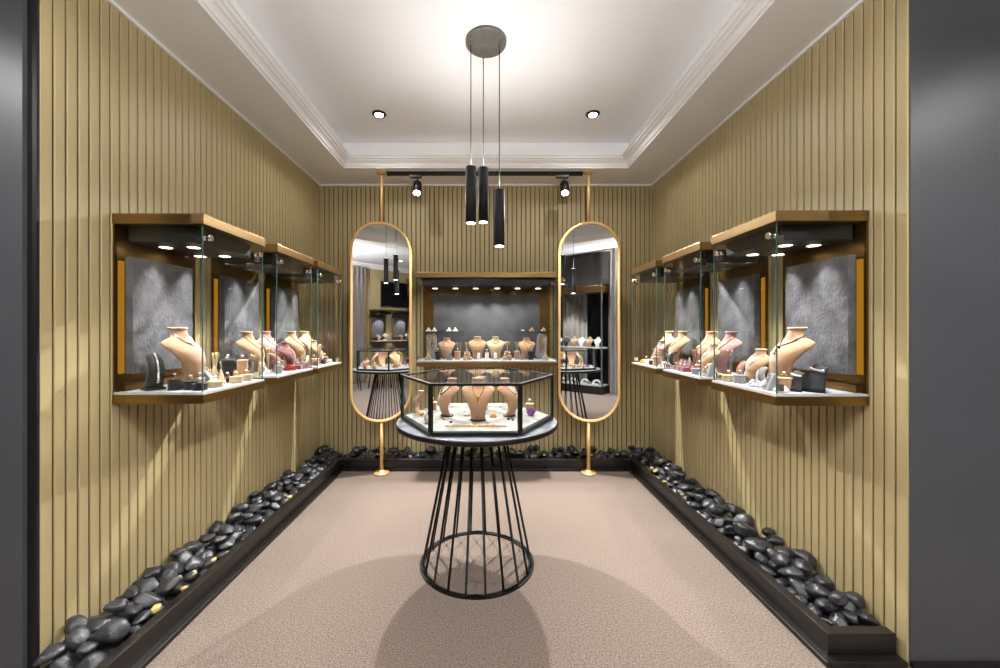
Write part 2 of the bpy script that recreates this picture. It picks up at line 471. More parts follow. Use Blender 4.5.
PH = {'near': 'nearest of three along it', 'middle': 'middle of three along it', 'far': 'deepest of three, by the back corner'}
for side, pos, yc in CABW:
    loc = ((-XW if side == 'left' else XW), yc, ZB); rz = 0 if side == 'left' else pi
    lab = 'brass framed glass jewellery cabinet on the %s wall, %s' % (side, PH[pos])
    if proto is None or (side == 'right' and pos == 'near'):
        proto = o = make_cabinet(lab, LC, P4, 'glass jewellery wall cabinets', loc, rz, slab_half=.178, slab_c=-.034 if side == 'left' else .034)
    else: o = dup(proto, loc, rz, lab)
    CAB[side[0].upper()+pos[0]] = o
BL = 1.25
CAB['B'] = make_cabinet('wide brass framed glass jewellery cabinet on the back wall between the mirrors', BL,
    [(.2, y) for y in (-.48, -.29, -.1, .1, .29, .48)], 'glass jewellery wall cabinets', (.005, YB, ZB), -pi/2, slab='slate_dark', slab_half=.515, slab_z=(.10, .66), strips=False)
for s in (-1, 1):
    mbs = pane(.07, .21, min(s*.22, s*.60), max(s*.22, s*.60), .306, .311)
    obj('glass_shelf', mbs, ['glass', 'glass_edge'], CAB['B'])
YREAR = -2.3
REAR = [(2.46, 'first from the amber strip'), (3.12, 'second from the amber strip')]
for x, ph in REAR:
    dup(proto, (x, YREAR, ZB), pi/2, 'brass framed glass cabinet under the television on the rear wall, '+ph)
# lamps inside every cabinet (real spots at the pucks)
CAB_W = 7.0
for key, o in CAB.items():
    X = T(*o.location) @ R(o.rotation_euler.z, 'Z')
    if key == 'B': L_ = [(.2, y, w_) for y, w_ in ((-.48, 4), (-.29, 6), (-.1, 11), (.1, 11), (.29, 6), (.48, 4))]
    else: L_ = [(.13, -.11, 6), (.13, .11, 6), (.26, -.11, 9), (.26, .11, 9)]
    for px, py, w_ in L_:
        a = X @ Vector((px, py, .708)); b = X @ Vector((px-.03 if px > .15 else px+.02, py*.8, 0))
        spot(a, b, w_, 96 if px > .15 else 76, .75, .014, (1, .98, .955))
for x, ph in REAR:
    spot((x, YREAR+.2, ZB+.70), (x, YREAR+.17, 0), 12, 100, .6, .03)

# ------------------------------------------------------------------ jewellery stands
BUST = [(0, .050, .034, .030), (.012, .052, .036, .034), (.06, .056, .036, .056), (.12, .076, .036, .062), (.165, .100, .034, .048),
        (.198, .117, .028, .026), (.214, .115, .024, .012), (.226, .094, .024, .003), (.237, .062, .028, -.004), (.248, .047, .033, -.010),
        (.262, .042, .034, -.014), (.274, .042, .035, -.016)]
def bust_at(z):
    for i in range(len(BUST)-1):
        a, b = BUST[i], BUST[i+1]
        if z <= b[0]:
            t = (z-a[0])/(b[0]-a[0]); return [a[k]+(b[k]-a[k])*t for k in range(1, 4)]
    return list(BUST[-1][1:])
def wrapk(z): return 2.4 if z > .05 else 1.0
def bust_front(y, z, off=0.0):
    hw, th, fw = bust_at(z); q = max(-.98, min(.98, y/hw))
    return fw + th*sqrt(1-q*q) - wrapk(z)*y*y*(1 if abs(y) > .0 else 0) + off
def bust_mesh(wf=1.0):
    mb = MB(); n = 28; vs = []; zs = []
    for i in range(len(BUST)-1):
        for k in range(3): zs.append(BUST[i][0]+(BUST[i+1][0]-BUST[i][0])*k/3)
    zs.append(BUST[-1][0])
    for z in zs:
        hw, th, fw = bust_at(z)
        for k in range(n):
            a = 2*pi*k/n; y = hw*cos(a)*wf
            x = fw + th*sin(a)*(1 if sin(a) > 0 else .45) - wrapk(z)*y*y
            vs.append((x, y, z))
    fs = []
    for i in range(len(zs)-1):
        for k in range(n): fs.append((i*n+k, i*n+(k+1) % n, (i+1)*n+(k+1) % n, (i+1)*n+k))
    fs = [f[::-1] for f in fs]
    mb.add(vs, fs, 0, True)
    mb.f.append(list(range(n))); mb.m.append(0); mb.sm.append(False)
    return mb
_cache = {}
def shared(key, build, mats):
    if key not in _cache: _cache[key] = build().mesh(key[0], mats)
    return _cache[key]
CTX = {'X': None, 'Z': 0.0, 'rz': 0.0}
def put(u, v, z=0.0):
    p = CTX['X'] @ Vector((u, v, CTX['Z']+z+.0006)); return (p.x, p.y, p.z)
def sc(o, s): o.scale = (s, s, s) if not isinstance(s, tuple) else s; return o
def cloth(vel): return 'velvet_'+vel

def bust(u, v, rz, s, vel, label, neck=None, foot=False, cap=None):
    r = sc(thing('necklace_bust', label, 'jewellery stand', put(u, v, .006 if foot else 0), CTX['rz']+rz), s)
    link('body', shared(('body', vel), bust_mesh, [cloth(vel)]), r)
    c = cap or {'brown': 'beige', 'beige': 'cream', 'mauve': 'mauve', 'burgundy': 'burgundy'}.get(vel, vel)
    mk = lambda: MB().lathe([(.0405, .2738), (.0445, .276), (.0455, .282), (.043, .286)], 24, X=T(-.016, 0, 0) @ Matrix.Diagonal((.82, 1, 1, 1)))
    link('neck_cap', shared(('neck_cap', c), mk, [cloth(c)]), r)
    if foot:
        mk = lambda: MB().lathe([(.058, -.006/.8), (.060, -.002), (.056, 0)], 28, X=T(.028, 0, 0) @ Matrix.Diagonal((.85, 1, 1, 1)))
        link('foot', shared(('foot', 'f'), mk, ['velvet_black']), r)
    if neck:
        kind, lab = neck
        n = sc(thing('necklace', lab, 'necklace', r.location, CTX['rz']+rz), s)
        def chain(y0, ztop, zlow, w, rad, m):
            pts = []
            for i in range(33):
                t = -1+2*i/32; y = w*t*(1-.25*t*t)/.75
                z = zlow+(ztop-zlow)*abs(t)**1.6
                pts.append((bust_front(y, z, rad*.8), y, z))
            return pts
        metal = 'dark_beads' if 'dark' in kind else ('silver' if 'silver' in kind else 'gold')
        zl = .165 if 'short' not in kind else .2
        w = .046 if 'wide' not in kind else .06
        pts = chain(0, .25, zl, w, .0028, metal)
        link('chain', shared(('chain', kind), lambda: MB().tube(pts, .0028, 6), [metal]), n)
        def pend():
            mb = MB(); q = Vector(pts[16])
            if 'beads' in kind:
                for j, i in enumerate(range(3, 30, 1)):
                    mb.ball(pts[i], .0058 if abs(i-16) < 8 else .0045, 8, 0)
            else:
                z = q.z
                for k, rr in enumerate((.009, .0075, .006)):
                    z -= rr*1.05; mb.ball((bust_front(0, z, rr*.5), 0, z), rr, 10, 0, (.6, 1, 1)); z -= rr*.95
            return mb
        link('bead' if 'beads' in kind else 'pendant', shared(('pendant', kind), pend, [metal if 'gem' not in kind else 'gem_red']), n)
    return r

def ring_on(loc, label, metal, gem, s=1.0, rz=0.0):
    r = sc(thing('finger_ring', label, 'ring', loc, rz), s)
    link('band', shared(('band', metal), lambda: MB().torus(.010, .0017, 20, 6, 0, T(0, 0, .008) @ R(pi/2, 'X')), [metal]), r)
    link('gem', shared(('gem', gem), lambda: MB().lathe([(.0015, -.004), (.0065, .001), (.0055, .004), (.003, .005)], 8, smooth=False, X=T(0, 0, .0215)), [gem]), r)
def pot(u, v, h, rad, vel, label, ring=('gold', 'gem_white'), tilt=0):
    r = thing('ring_pot', label, 'jewellery stand', put(u, v), CTX['rz'])
    body = MB().lathe([(rad*.96, 0), (rad, .003), (rad, h-.007), (rad*1.0, h-.006)], 24)
    obj('body', body, cloth(vel), r)
    lid = MB().lathe([(rad*1.05, h-.006), (rad*1.05, h-.001), (rad*.9, h)], 24)
    obj('cushion', lid, cloth({'black': 'black', 'burgundy': 'burgundy', 'grey': 'grey'}.get(vel, 'cream')), r)
    if ring:
        p = put(u, v, h-.004)
        ring_on(p, ring[0]+' ring on the '+label, ring[0], ring[1], 1.15, CTX['rz']+1.0+u*7)
    return r
def cone(u, v, h, vel, label, ring=('silver', 'gem_white')):
    r = thing('ring_cone', label, 'jewellery stand', put(u, v), CTX['rz'])
    obj('body', MB().lathe([(.020, 0), (.0205, .002), (.030, h-.012), (.0315, h-.010), (.0315, h-.002), (.029, h)], 24), cloth(vel), r)
    obj('foot', MB().lathe([(.024, 0), (.024, .004), (.0205, .006)], 24), cloth(vel), r)
    if ring: ring_on(put(u, v, h-.004), ring[0]+' ring on the '+label, ring[0], ring[1], 1.15, CTX['rz']+.6)
    return r
def crescent(u, v, rz, s, vel, label, chain=None):
    """upright curved bracelet stand: a band of a ring, seen as a crescent, with a foot."""
    r = sc(thing('bracelet_stand', label, 'jewellery stand', put(u, v), CTX['rz']+rz), s)
    def mk():
        mb = MB(); n = 22; vs = []; fs = []
        for i in range(n+1):
            t = i/n; a = radians(-75+170*t)
            th = .006+.020*sin(pi*t)**.8; w = .030*(1-.35*t)
            c, s_ = cos(a), sin(a)
            for (rr, yy) in ((.062-th, -w), (.062, -w*.8), (.066, 0), (.062, w*.8), (.062-th, w)):
                vs.append((rr*c-.03, yy, .066+rr*s_))
        for i in range(n):
            for k in range(5): fs.append((i*5+k, i*5+(k+1) % 5, (i+1)*5+(k+1) % 5, (i+1)*5+k))
        fs.append((0, 1, 2, 3, 4)[::-1]); fs.append(tuple(n*5+k for k in range(5)))
        return mb.add(vs, [f[::-1] for f in fs], 0, True)
    link('curve', shared(('curve', vel), mk, [cloth(vel)]), r)
    link('foot', shared(('stand_foot', vel), lambda: MB().box(-.045, .012, -.030, .030, 0, .009), [cloth(vel)]), r)
    if chain:
        def mk2():
            mb = MB()
            for i in range(15):
                a = radians(-30+100*i/14); mb.ball((.0675*cos(a)-.03, 0, .066+.0675*sin(a)), .0058, 8)
            return mb
        b = sc(thing('bracelet', chain+' bracelet over the '+label, 'bracelet', put(u, v), CTX['rz']+rz), s)
        link('bead', shared(('bracelet_beads', chain), mk2, ['silver' if chain == 'silver' else 'gold']), b)
    return r
def collar(u, v, rz, s, vel, label):
    """low curved collar stand: half a cone shell leaning back."""
    r = sc(thing('collar_stand', label, 'jewellery stand', put(u, v), CTX['rz']+rz), s)
    def mk():
        mb = MB(); n = 20; vs = []; fs = []; L = 8
        for off in (0, -.006):
            for j in range(L+1):
                t = j/L
                for i in range(n+1):
                    a = radians(-100+200*i/n); rr = .050-.030*t**.8+off; zz = .088*sin(t*pi/2)*(1-.10*abs(sin(a)))
                    vs.append((rr*cos(a)-.02*t, rr*sin(a)*1.05, zz))
        W = n+1; B = (L+1)*W
        for j in range(L):
            for i in range(n):
                q = (j*W+i, j*W+i+1, (j+1)*W+i+1, (j+1)*W+i); fs.append(q); fs.append(tuple(B+k for k in q[::-1]))
        for i in range(n):
            fs.append((i+1, i, B+i, B+i+1)); q = L*W+i; fs.append((q, q+1, B+q+1, B+q))
        for j in range(L):
            for e, fl in ((0, 1), (n, 0)):
                q = (j*W+e, (j+1)*W+e, B+(j+1)*W+e, B+j*W+e); fs.append(q if fl else q[::-1])
        return mb.add(vs, fs, 0, True)
    link('collar', shared(('collar', vel), mk, [cloth(vel)]), r)
    def mk2():
        mb = MB()
        for i in range(25):
            a = radians(-80+160*i/24); t = .62; rr = .050-.030*t**.8+.003
            mb.ball((rr*cos(a)-.02*t, rr*sin(a)*1.05, .088*sin(t*pi/2)*(1-.10*abs(sin(a)))), .0052, 8)
        return mb
    n = sc(thing('necklace', 'silver stone necklace over the '+label, 'necklace', put(u, v), CTX['rz']+rz), s)
    link('bead', shared(('collar_beads', 's'), mk2, ['silver']), n)
    return r
def wedge(u, v, rz, w, d, h, vel, label, card=True):
    r = thing('slant_stand', label, 'jewellery stand', put(u, v), CTX['rz']+rz)
    mb = MB(); hw = w/2
    vs = [(d/2, -hw, 0), (d/2, hw, 0), (-d/2, hw, 0), (-d/2, -hw, 0), (-d/2+.012, -hw*.8, h), (-d/2+.012, hw*.8, h), (-d/2, hw*.8, h), (-d/2, -hw*.8, h), ]
    mb.add(vs, [(0, 3, 2, 1), (0, 1, 5, 4), (2, 3, 7, 6), (4, 5, 6, 7), (1, 2, 6, 5), (3, 0, 4, 7)])
    obj('body', mb, cloth(vel), r, bevel=.003)
    if card:
        mb = MB(); q = random.Random(int(abs(u*1e4+v*3e4)))
        for i in range(7):
            t = .15+.7*i/6; y = q.uniform(-.5, .5)*w*.6
            mb.ball((d/2+( -d+.012)*t+.004, y, h*t+.003), q.uniform(.004, .007), 8)
        jw = thing('earrings', 'small studs and drops pinned on the '+label, 'earrings', put(u, v), CTX['rz']+rz)
        obj('studs', mb, q.choice(['gold', 'silver']), jw)
    return r
def pyramid(u, v, h, vel, label, rz=0.0, w=None):
    w = w or h*.85
    r = thing('triangle_stand', label, 'jewellery stand', put(u, v), CTX['rz']+rz)
    mb = MB(); a = w/2
    mb.add([(a*.5, -a, 0), (a*.5, a, 0), (-a*.5, a, 0), (-a*.5, -a, 0), (-a*.1, -.003, h), (-a*.1, .003, h), (-a*.25, .003, h), (-a*.25, -.003, h)],
           [(0, 3, 2, 1), (0, 1, 5, 4), (2, 3, 7, 6), (4, 5, 6, 7), (1, 2, 6, 5), (3, 0, 4, 7)])
    obj('body', mb, cloth(vel), r, bevel=.002)
    mb = MB()
    for s in (-1, 1):
        mb.torus(.006, .0012, 14, 5, 0, T(a*.30, s*a*.25, h*.38) @ R(pi/2, 'Y')); mb.ball((a*.36, s*a*.25, h*.30), .0042, 8)
    jw = thing('earrings', 'pair of drop earrings on the '+label, 'earrings', put(u, v), CTX['rz']+rz)
    obj('drops', mb, 'gold' if vel != 'cream' else 'silver', jw)
    return r
def board(u, v, h, w, vel, label, lean=.22, roll=0.0):
    r = thing('necklace_board', label, 'jewellery stand', put(u, v), CTX['rz'])
    K = R(roll, 'X') @ R(-lean, 'Y')
    mb = MB(); ww = w/2
    pts = [(-ww*.75, 0), (ww*.75, 0), (ww, h*.12), (ww*.92, h*.92), (ww*.6, h), (-ww*.6, h), (-ww*.92, h*.92), (-ww, h*.12)]
    XX = K @ Matrix(((0, 0, 1, 0), (1, 0, 0, 0), (0, 1, 0, 0), (0, 0, 0, 1)))
    mb.prism(pts, -.012, 0, 0, XX)
    mn = min(p[2] for p in mb.v); mb.v = [(x, y, z-mn) for x, y, z in mb.v]
    obj('panel', mb, cloth(vel), r, bevel=.003)
    leg = MB().add([(-.010, -.018, h*.55), (-.010, .018, h*.55), (-h*.36, .024, 0), (-h*.36, -.024, 0),
                    (-.018, -.018, h*.55), (-.018, .018, h*.55), (-h*.36-.006, .024, 0), (-h*.36-.006, -.024, 0)],
                   [(0, 1, 2, 3), (7, 6, 5, 4), (0, 4, 5, 1), (1, 5, 6, 2), (2, 6, 7, 3), (3, 7, 4, 0)])
    for i in range(len(leg.v)):
        x, y, z = leg.v[i]; leg.v[i] = (x-(sin(lean)*z if z > .01 else 0), y, z)
    obj('easel_leg', leg, cloth(vel), r)
    n = thing('necklace', 'gold chains hung over the '+label, 'necklace', put(u, v), CTX['rz'])
    mb = MB()
    for q, (wd, dp) in enumerate(((.55, .35), (.62, .52), (.70, .70))):
        pts = []
        for i in range(21):
            t = -1+2*i/20; pts.append(tuple(K @ Vector((.0035, wd*ww*t, h*.94-dp*h*(1-t*t)))))
        pts = [(x, y, z-mn) for x, y, z in pts]
        mb.tube(pts, .0020, 5); mb.ball(pts[10], .0065, 8)
    obj('chain', mb, 'gold', n)
    return r
def fork(u, v, z, h, vel, label, metal='gold'):
    """two-armed earring / bracelet stand on a small block."""
    r = thing('earring_stand', label, 'jewellery stand', put(u, v, z), CTX['rz'])
    obj('base', MB().lathe([(.020, 0), (.020, .006), (.006, .009)], 18), cloth(vel), r)
    mb = MB()
    for s in (-1, 1): mb.tube([(0, 0, .006), (0, s*.006, h*.4), (0, s*.014, h*.85), (0, s*.015, h)], [.004, .004, .0055, .007], 8)
    obj('arm', mb, cloth(vel), r)
    e = thing('earrings', 'pair of dangling earrings on the '+label, 'earrings', put(u, v, z), CTX['rz'])
    mb = MB()
    for s in (-1, 1):
        for k in range(3): mb.ball((.007, s*.015, h*.95-k*.011), .0055-.0008*k, 8)
    obj('drops', mb, metal, e)
    return r
def tbar(u, v, z, h, vel, label):
    r = thing('bracelet_tower', label, 'jewellery stand', put(u, v, z), CTX['rz'])
    obj('base', MB().lathe([(.024, 0), (.024, .006), (.010, .009)], 18), cloth(vel), r)
    obj('post', MB().lathe([(.006, .008), (.006, h-.02)], 10), cloth(vel), r)
    obj('roll', MB().cyl((0, -.022, h-.014), (0, .022, h-.014), .014, n=18), cloth(vel), r)
    b = thing('bracelet', 'gold bangles round the '+label, 'bracelet', put(u, v, z), CTX['rz'])
    mb = MB()
    for y in (-.012, 0, .012): mb.torus(.0155, .0020, 20, 6, 0, T(0, y, h-.014) @ R(pi/2, 'X'))
    obj('bangle', mb, 'gold', b)
    return r
def cluster(u, v, s, metal, gem, label, z=0.0):
    """an open heap of stones on a twisted bracelet."""
    r = sc(thing('gemstone_bracelet', label, 'bracelet', put(u, v, z), CTX['rz']+u*9), s)
    def mk():
        mb = MB(); q = random.Random(hash_id(metal+gem))
        for k in range(3):
            for i in range(13):
                a = 2*pi*i/13+k*.2; rr = .030-.007*k
                mb.ball((rr*cos(a), rr*sin(a), .010+.009*k+q.uniform(-.001, .002)), q.uniform(.006, .0085), 8)
        return mb
    link('stones', shared(('stones', gem), mk, [gem]), r)
    link('wire', shared(('wire', metal), lambda: MB().torus(.030, .0025, 24, 6, 0, T(0, 0, .004)).torus(.022, .0025, 24, 6, 0, T(0, 0, .024)), [metal]), r)
    return r
def hash_id(s): return sum(ord(c)*(i+3) for i, c in enumerate(s))
def arch_plate(u, v, rz, rad, vel, label):
    r = thing('arch_stand', label, 'jewellery stand', put(u, v), CTX['rz']+rz)
    pts = [(rad*cos(radians(a)), rad*sin(radians(a))) for a in range(0, 181, 12)] + [(rad*.62*cos(radians(a)), rad*.62*sin(radians(a))) for a in range(180, -1, -12)]
    n = 16; mb = MB(); XX = Matrix(((0, 0, 1, 0), (1, 0, 0, 0), (0, 1, 0, 0), (0, 0, 0, 1)))
    vs = [(x, y, z) for z in (-.009, .009) for x, y in pts]; N = len(pts); fs = []
    for i in range(n-1):
        a, b, c, d = i, i+1, N-2-i, N-1-i
        fs += [(d, c, b, a), (N+a, N+b, N+c, N+d)]
    for i in range(N): fs.append((i, (i+1) % N, N+(i+1) % N, N+i))
    mb.add(vs, fs, 0, False, XX)
    obj('arch', mb, cloth(vel), r, bevel=.002)
    obj('foot', MB().box(-.022, .022, -rad, rad, -.0, .005), cloth(vel), r)
    return r
def ringbox(u, v, rz, s, vel, label):
    r = sc(thing('ring_box', label, 'jewellery box', put(u, v), CTX['rz']+rz), s)
    link('box', shared(('box', vel), lambda: MB().box(-.022, .022, -.022, .022, 0, .028), [cloth(vel)]), r)
    link('lid', shared(('lid', vel), lambda: MB().box(-.004, .004, -.022, .022, 0, .044, 0, T(-.026, 0, .027) @ R(-.25, 'Y')), [cloth(vel)]), r)
    ring_on(put(u, v, .024*s), 'gold ring in the '+label, 'gold', 'gem_white', 1.0, CTX['rz']+rz+pi/2)
    return r

def into(key):
    o = CAB[key]; WHERE[0] = PLACE[key]; CTX['X'] = T(*o.location) @ R(o.rotation_euler.z, 'Z'); CTX['Z'] = .050; CTX['rz'] = o.rotation_euler.z
# local frame of a cabinet: u out of the wall (0..0.39), v along it (left wall: +v deeper into the room; right wall: +v nearer)
into('Ln'); w = 'in the near left cabinet'
bust(.175, -.075, .12, 1.0, 'beige', 'large beige necklace bust '+w, ('silver_short_beads', 'silver bead collar worn by the large beige bust '+w))
crescent(.125, -.165, -.6, 1.25, 'black', 'black crescent bracelet stand '+w, 'silver')
pot(.215, -.165, .050, .026, 'black', 'black ring pot under the big bust '+w, ('silver', 'gem_white'))
pot(.275, -.150, .040, .026, 'black', 'low black ring pot by the front glass '+w)
pot(.330, -.165, .030, .030, 'black', 'wide black ring pot at the glass corner '+w, ('silver', 'gem_white'))
wedge(.24, .03, .3, .09, .08, .085, 'grey', 'grey slanted earring block beside the bust '+w)
cluster(.30, -.03, .9, 'gold', 'gem_white', 'white stone bracelet heaped on the plate '+w)
pyramid(.30, .03, .075, 'cream', 'cream triangle stand with earrings '+w, .5)
pot(.335, -.07, .028, .032, 'cream', 'flat cream ring pot along the front glass '+w)
pot(.28, .10, .026, .030, 'black', 'flat black ring pot behind the cream ones '+w)
cone(.25, .15, .115, 'black', 'tapered black ring cone '+w)
pot(.345, .07, .034, .030, 'cream', 'second cream ring pot along the front glass '+w)
pot(.345, .155, .034, .028, 'cream', 'cream ring pot at the deep front corner '+w)
pot(.30, .195, .110, .026, 'brown', 'tall brown ring pot '+w)

into('Lm'); w = 'in the middle left cabinet'
bust(.15, -.113, .05, .92, 'beige', 'beige necklace bust '+w, ('gold', 'gold drop pendant on the beige bust '+w))
bust(.14, .113, .05, .92, 'mauve', 'dusty mauve necklace bust '+w, ('silver_beads', 'silver bead string on the mauve bust '+w))
bust(.255, .135, -.1, .66, 'burgundy', 'small burgundy necklace bust '+w, ('gold_short', 'gold pendant chain on the burgundy bust '+w))
crescent(.28, -.05, .2, .95, 'mauve', 'mauve crescent bracelet stand '+w, 'gold')
cluster(.30, -.17, .8, 'silver', 'silver', 'silver stone bracelet on the plate '+w)
pot(.33, -.10, .05, .022, 'grey', 'grey ring pot near the front glass '+w, ('silver', 'gem_white'))
cluster(.32, .07, 1.1, 'gold', 'gem_red', 'deep red stone bracelet heaped by the glass '+w)
cluster(.24, .06, 1.0, 'silver', 'gem_red', 'deep red stone bracelet by the mauve bust '+w)
ringbox(.335, .15, .2, 1.0, 'burgundy', 'burgundy ring box at the front glass '+w)
ringbox(.33, .205, .0, 1.0, 'burgundy', 'burgundy ring box in the deep corner '+w)
cone(.27, .01, .075, 'burgundy', 'burgundy ring cone '+w, ('gold', 'gem_white'))

into('Lf'); w = 'in the far left cabinet'
bust(.15, -.113, .05, .92, 'beige', 'beige necklace bust '+w, ('dark', 'dark pendant cord on the beige bust '+w))
bust(.26, .02, .1, .66, 'brown', 'brown necklace bust '+w, ('gold_beads', 'gold bead string on the brown bust '+w))
bust(.15, .113, .05, .92, 'cream', 'cream necklace bust '+w, ('gold', 'gold drop pendant on the cream bust '+w))
arch_plate(.26, -.10, .3, .075, 'cream', 'cream half round arch stand '+w)
pot(.32, -.13, .055, .034, 'brown', 'brown ring pot in front of the arch '+w)
pot(.33, .00, .035, .022, 'black', 'black ring pot by the front glass '+w, ('silver', 'gem_white'))
pot(.32, .07, .055, .024, 'beige', 'beige ring pot by the front glass '+w)
cone(.27, .10, .13, 'black', 'black ring cone '+w)
cluster(.31, .17, .9, 'silver', 'silver', 'silver stone bracelet on the plate '+w)
pot(.27, .02, .03, .025, 'grey', 'low grey ring pot among the busts '+w)

into('Rn'); w = 'in the near right cabinet'
bust(.17, .045, -.12, 1.0, 'beige', 'large beige necklace bust '+w, ('dark_short_wide', 'fine dark chain worn by the large beige bust '+w))
bust(.25, -.075, .1, .62, 'beige', 'small beige necklace bust '+w, ('silver_beads', 'silver bead string on the small beige bust '+w))
collar(.15, .155, -.5, 1.40, 'black', 'black collar stand beside the big bust '+w)
collar(.235, .145, -.5, 1.05, 'black', 'smaller black collar stand at the bust base '+w)
pot(.285, .135, .058, .030, 'brown', 'brown ring pot with upright ring '+w)
cluster(.315, .075, 1.0, 'silver', 'gem_white', 'sparkling white bracelet by the front glass '+w)
cluster(.335, .02, .95, 'silver', 'silver', 'silver stone bracelet by the front glass '+w)
crescent(.29, .0, .2, .7, 'grey', 'low grey crescent bracelet stand '+w, 'silver')
pot(.33, -.105, .042, .028, 'grey', 'grey ring pot along the front glass '+w, ('silver', 'gem_white'))
pot(.345, -.175, .034, .030, 'cream', 'flat cream ring pot along the front glass '+w)
pyramid(.27, -.15, .07, 'cream', 'cream triangle stand with earrings '+w, -.3)
pot(.20, -.15, .055, .026, 'brown', 'brown ring pot behind the triangle '+w)
crescent(.25, -.20, -.3, .8, 'mauve', 'mauve crescent bracelet stand '+w, 'gold')

into('Rm'); w = 'in the middle right cabinet'
bust(.15, .113, -.05, .92, 'mauve', 'dusty pink necklace bust '+w, ('gold_beads', 'gold bead string on the pink bust '+w))
bust(.265, .13, -.1, .66, 'brown', 'small brown necklace bust '+w, ('silver_beads', 'silver bead string on the small brown bust '+w))
bust(.14, -.113, -.05, .92, 'beige', 'beige necklace bust '+w, ('gold', 'gold drop pendant on the beige bust '+w))
cluster(.31, .14, 1.1, 'silver', 'silver', 'silver stone bracelet by the front glass '+w)
cluster(.30, .02, 1.1, 'gold', 'gem_red', 'deep red stone bracelet by the front glass '+w)
cluster(.25, .06, .9, 'silver', 'gem_red', 'deep red stone bracelet by the pink bust '+w)
ringbox(.335, -.06, .1, 1.0, 'burgundy', 'burgundy ring box by the red bracelet '+w)
ringbox(.33, -.125, 0, 1.0, 'burgundy', 'burgundy ring box, middle one '+w)
ringbox(.325, -.19, -.1, 1.0, 'burgundy', 'burgundy ring box in the deep corner '+w)
pot(.34, .09, .036, .026, 'grey', 'grey ring pot at the front glass '+w, ('silver', 'gem_white'))
pot(.26, -.02, .05, .026, 'brown', 'brown ring pot in front of the busts '+w)

into('Rf'); w = 'in the far right cabinet'
bust(.15, .113, -.05, .92, 'beige', 'beige necklace bust '+w, ('gold_beads', 'gold bead string on the beige bust '+w))
bust(.25, -.01, -.1, .66, 'mauve', 'mauve necklace bust '+w, ('dark', 'dark pendant cord on the mauve bust '+w))
bust(.15, -.113, -.05, .92, 'cream', 'cream necklace bust '+w, ('gold', 'gold drop pendant on the cream bust '+w))
pot(.33, .11, .070, .032, 'brown', 'tall brown ring pot by the front glass '+w)
crescent(.25, .19, -.2, .9, 'black', 'black crescent bracelet stand '+w, 'silver')
pot(.33, .01, .034, .024, 'black', 'black ring pot by the front glass '+w, ('silver', 'gem_white'))
cluster(.31, -.08, 1.0, 'gold', 'gem_white', 'white stone bracelet on the plate '+w)
pot(.30, -.17, .028, .030, 'cream', 'flat cream ring pot '+w)
cluster(.25, .05, .9, 'silver', 'silver', 'silver stone bracelet between the busts '+w)

ORD = ['first', 'second', 'third', 'fourth', 'fifth']
def fill(key, w, cols, seed):
    into(key); q = random.Random(seed); inv = CTX['X'].inverted()
    taken = []
    for o in COL.objects:
        if o.parent is None and o.get('category') in ('jewellery stand', 'bracelet', 'jewellery box', 'ring'):
            p = inv @ o.location
            if 0 < p.x < .42 and abs(p.y) < .25 and .03 < p.z < .2: taken.append((p.x, p.y, .066 if o.name.startswith(('necklace_bust', 'collar', 'bracelet_stand')) else .034))
    kinds = ['fork', 'tbar', 'cluster', 'pyramid', 'wedge', 'cluster', 'fork', 'pyramid', 'pot', 'cluster', 'pot', 'cone']
    cnt = {}
    for k in kinds:
        for t in range(300):
            u, v = q.uniform(.11, .345), q.uniform(-.20, .20); r = .026
            if all((u-a)**2+(v-b)**2 > (r+c)**2*.9 for a, b, c in taken): break
        else: continue
        taken.append((u, v, r)); c = cols[q.randrange(len(cols))]
        n = cnt[k] = cnt.get(k, -1)+1; N = 'slim' if n == 0 else ('smaller' if n == 1 else 'third')
        if k == 'fork': fork(u, v, 0, .13+.03*q.random(), c, '%s two armed %s earring stand %s' % (N, c, w))
        elif k == 'tbar': tbar(u, v, 0, .12, c, '%s bracelet tower %s' % (c, w))
        elif k == 'cluster': cluster(u, v, .8, ('silver', 'gold', 'silver')[n], ('gem_white', 'gem_orange', 'silver')[n], '%s bracelet heap %s' % (('white stone', 'amber stone', 'small silver')[n], w))
        elif k == 'pyramid': pyramid(u, v, .085-.01*n, c, '%s %s triangle stand filling a gap %s' % (N, c, w), q.uniform(-.5, .5))
        elif k == 'wedge': wedge(u, v, q.uniform(-.4, .4), .05, .045, .075, c, 'narrow %s slanted block %s' % (c, w))
        elif k == 'pot': pot(u, v, .045+.03*n, .021, c, '%s %s pot filling a gap %s' % (N, c, w))
        else: cone(u, v, .10, c, 'extra %s cone filling a gap %s' % (c, w))
for key, w, cols in (('Ln', 'in the near left cabinet', ['cream', 'black', 'grey', 'beige']), ('Lm', 'in the middle left cabinet', ['mauve', 'grey', 'burgundy', 'cream']),
                     ('Lf', 'in the far left cabinet', ['cream', 'brown', 'black']), ('Rn', 'in the near right cabinet', ['cream', 'grey', 'black', 'beige']),
                     ('Rm', 'in the middle right cabinet', ['burgundy', 'beige', 'grey']), ('Rf', 'in the far right cabinet', ['cream', 'brown', 'black'])):
    fill(key, w, cols, hash_id(key))

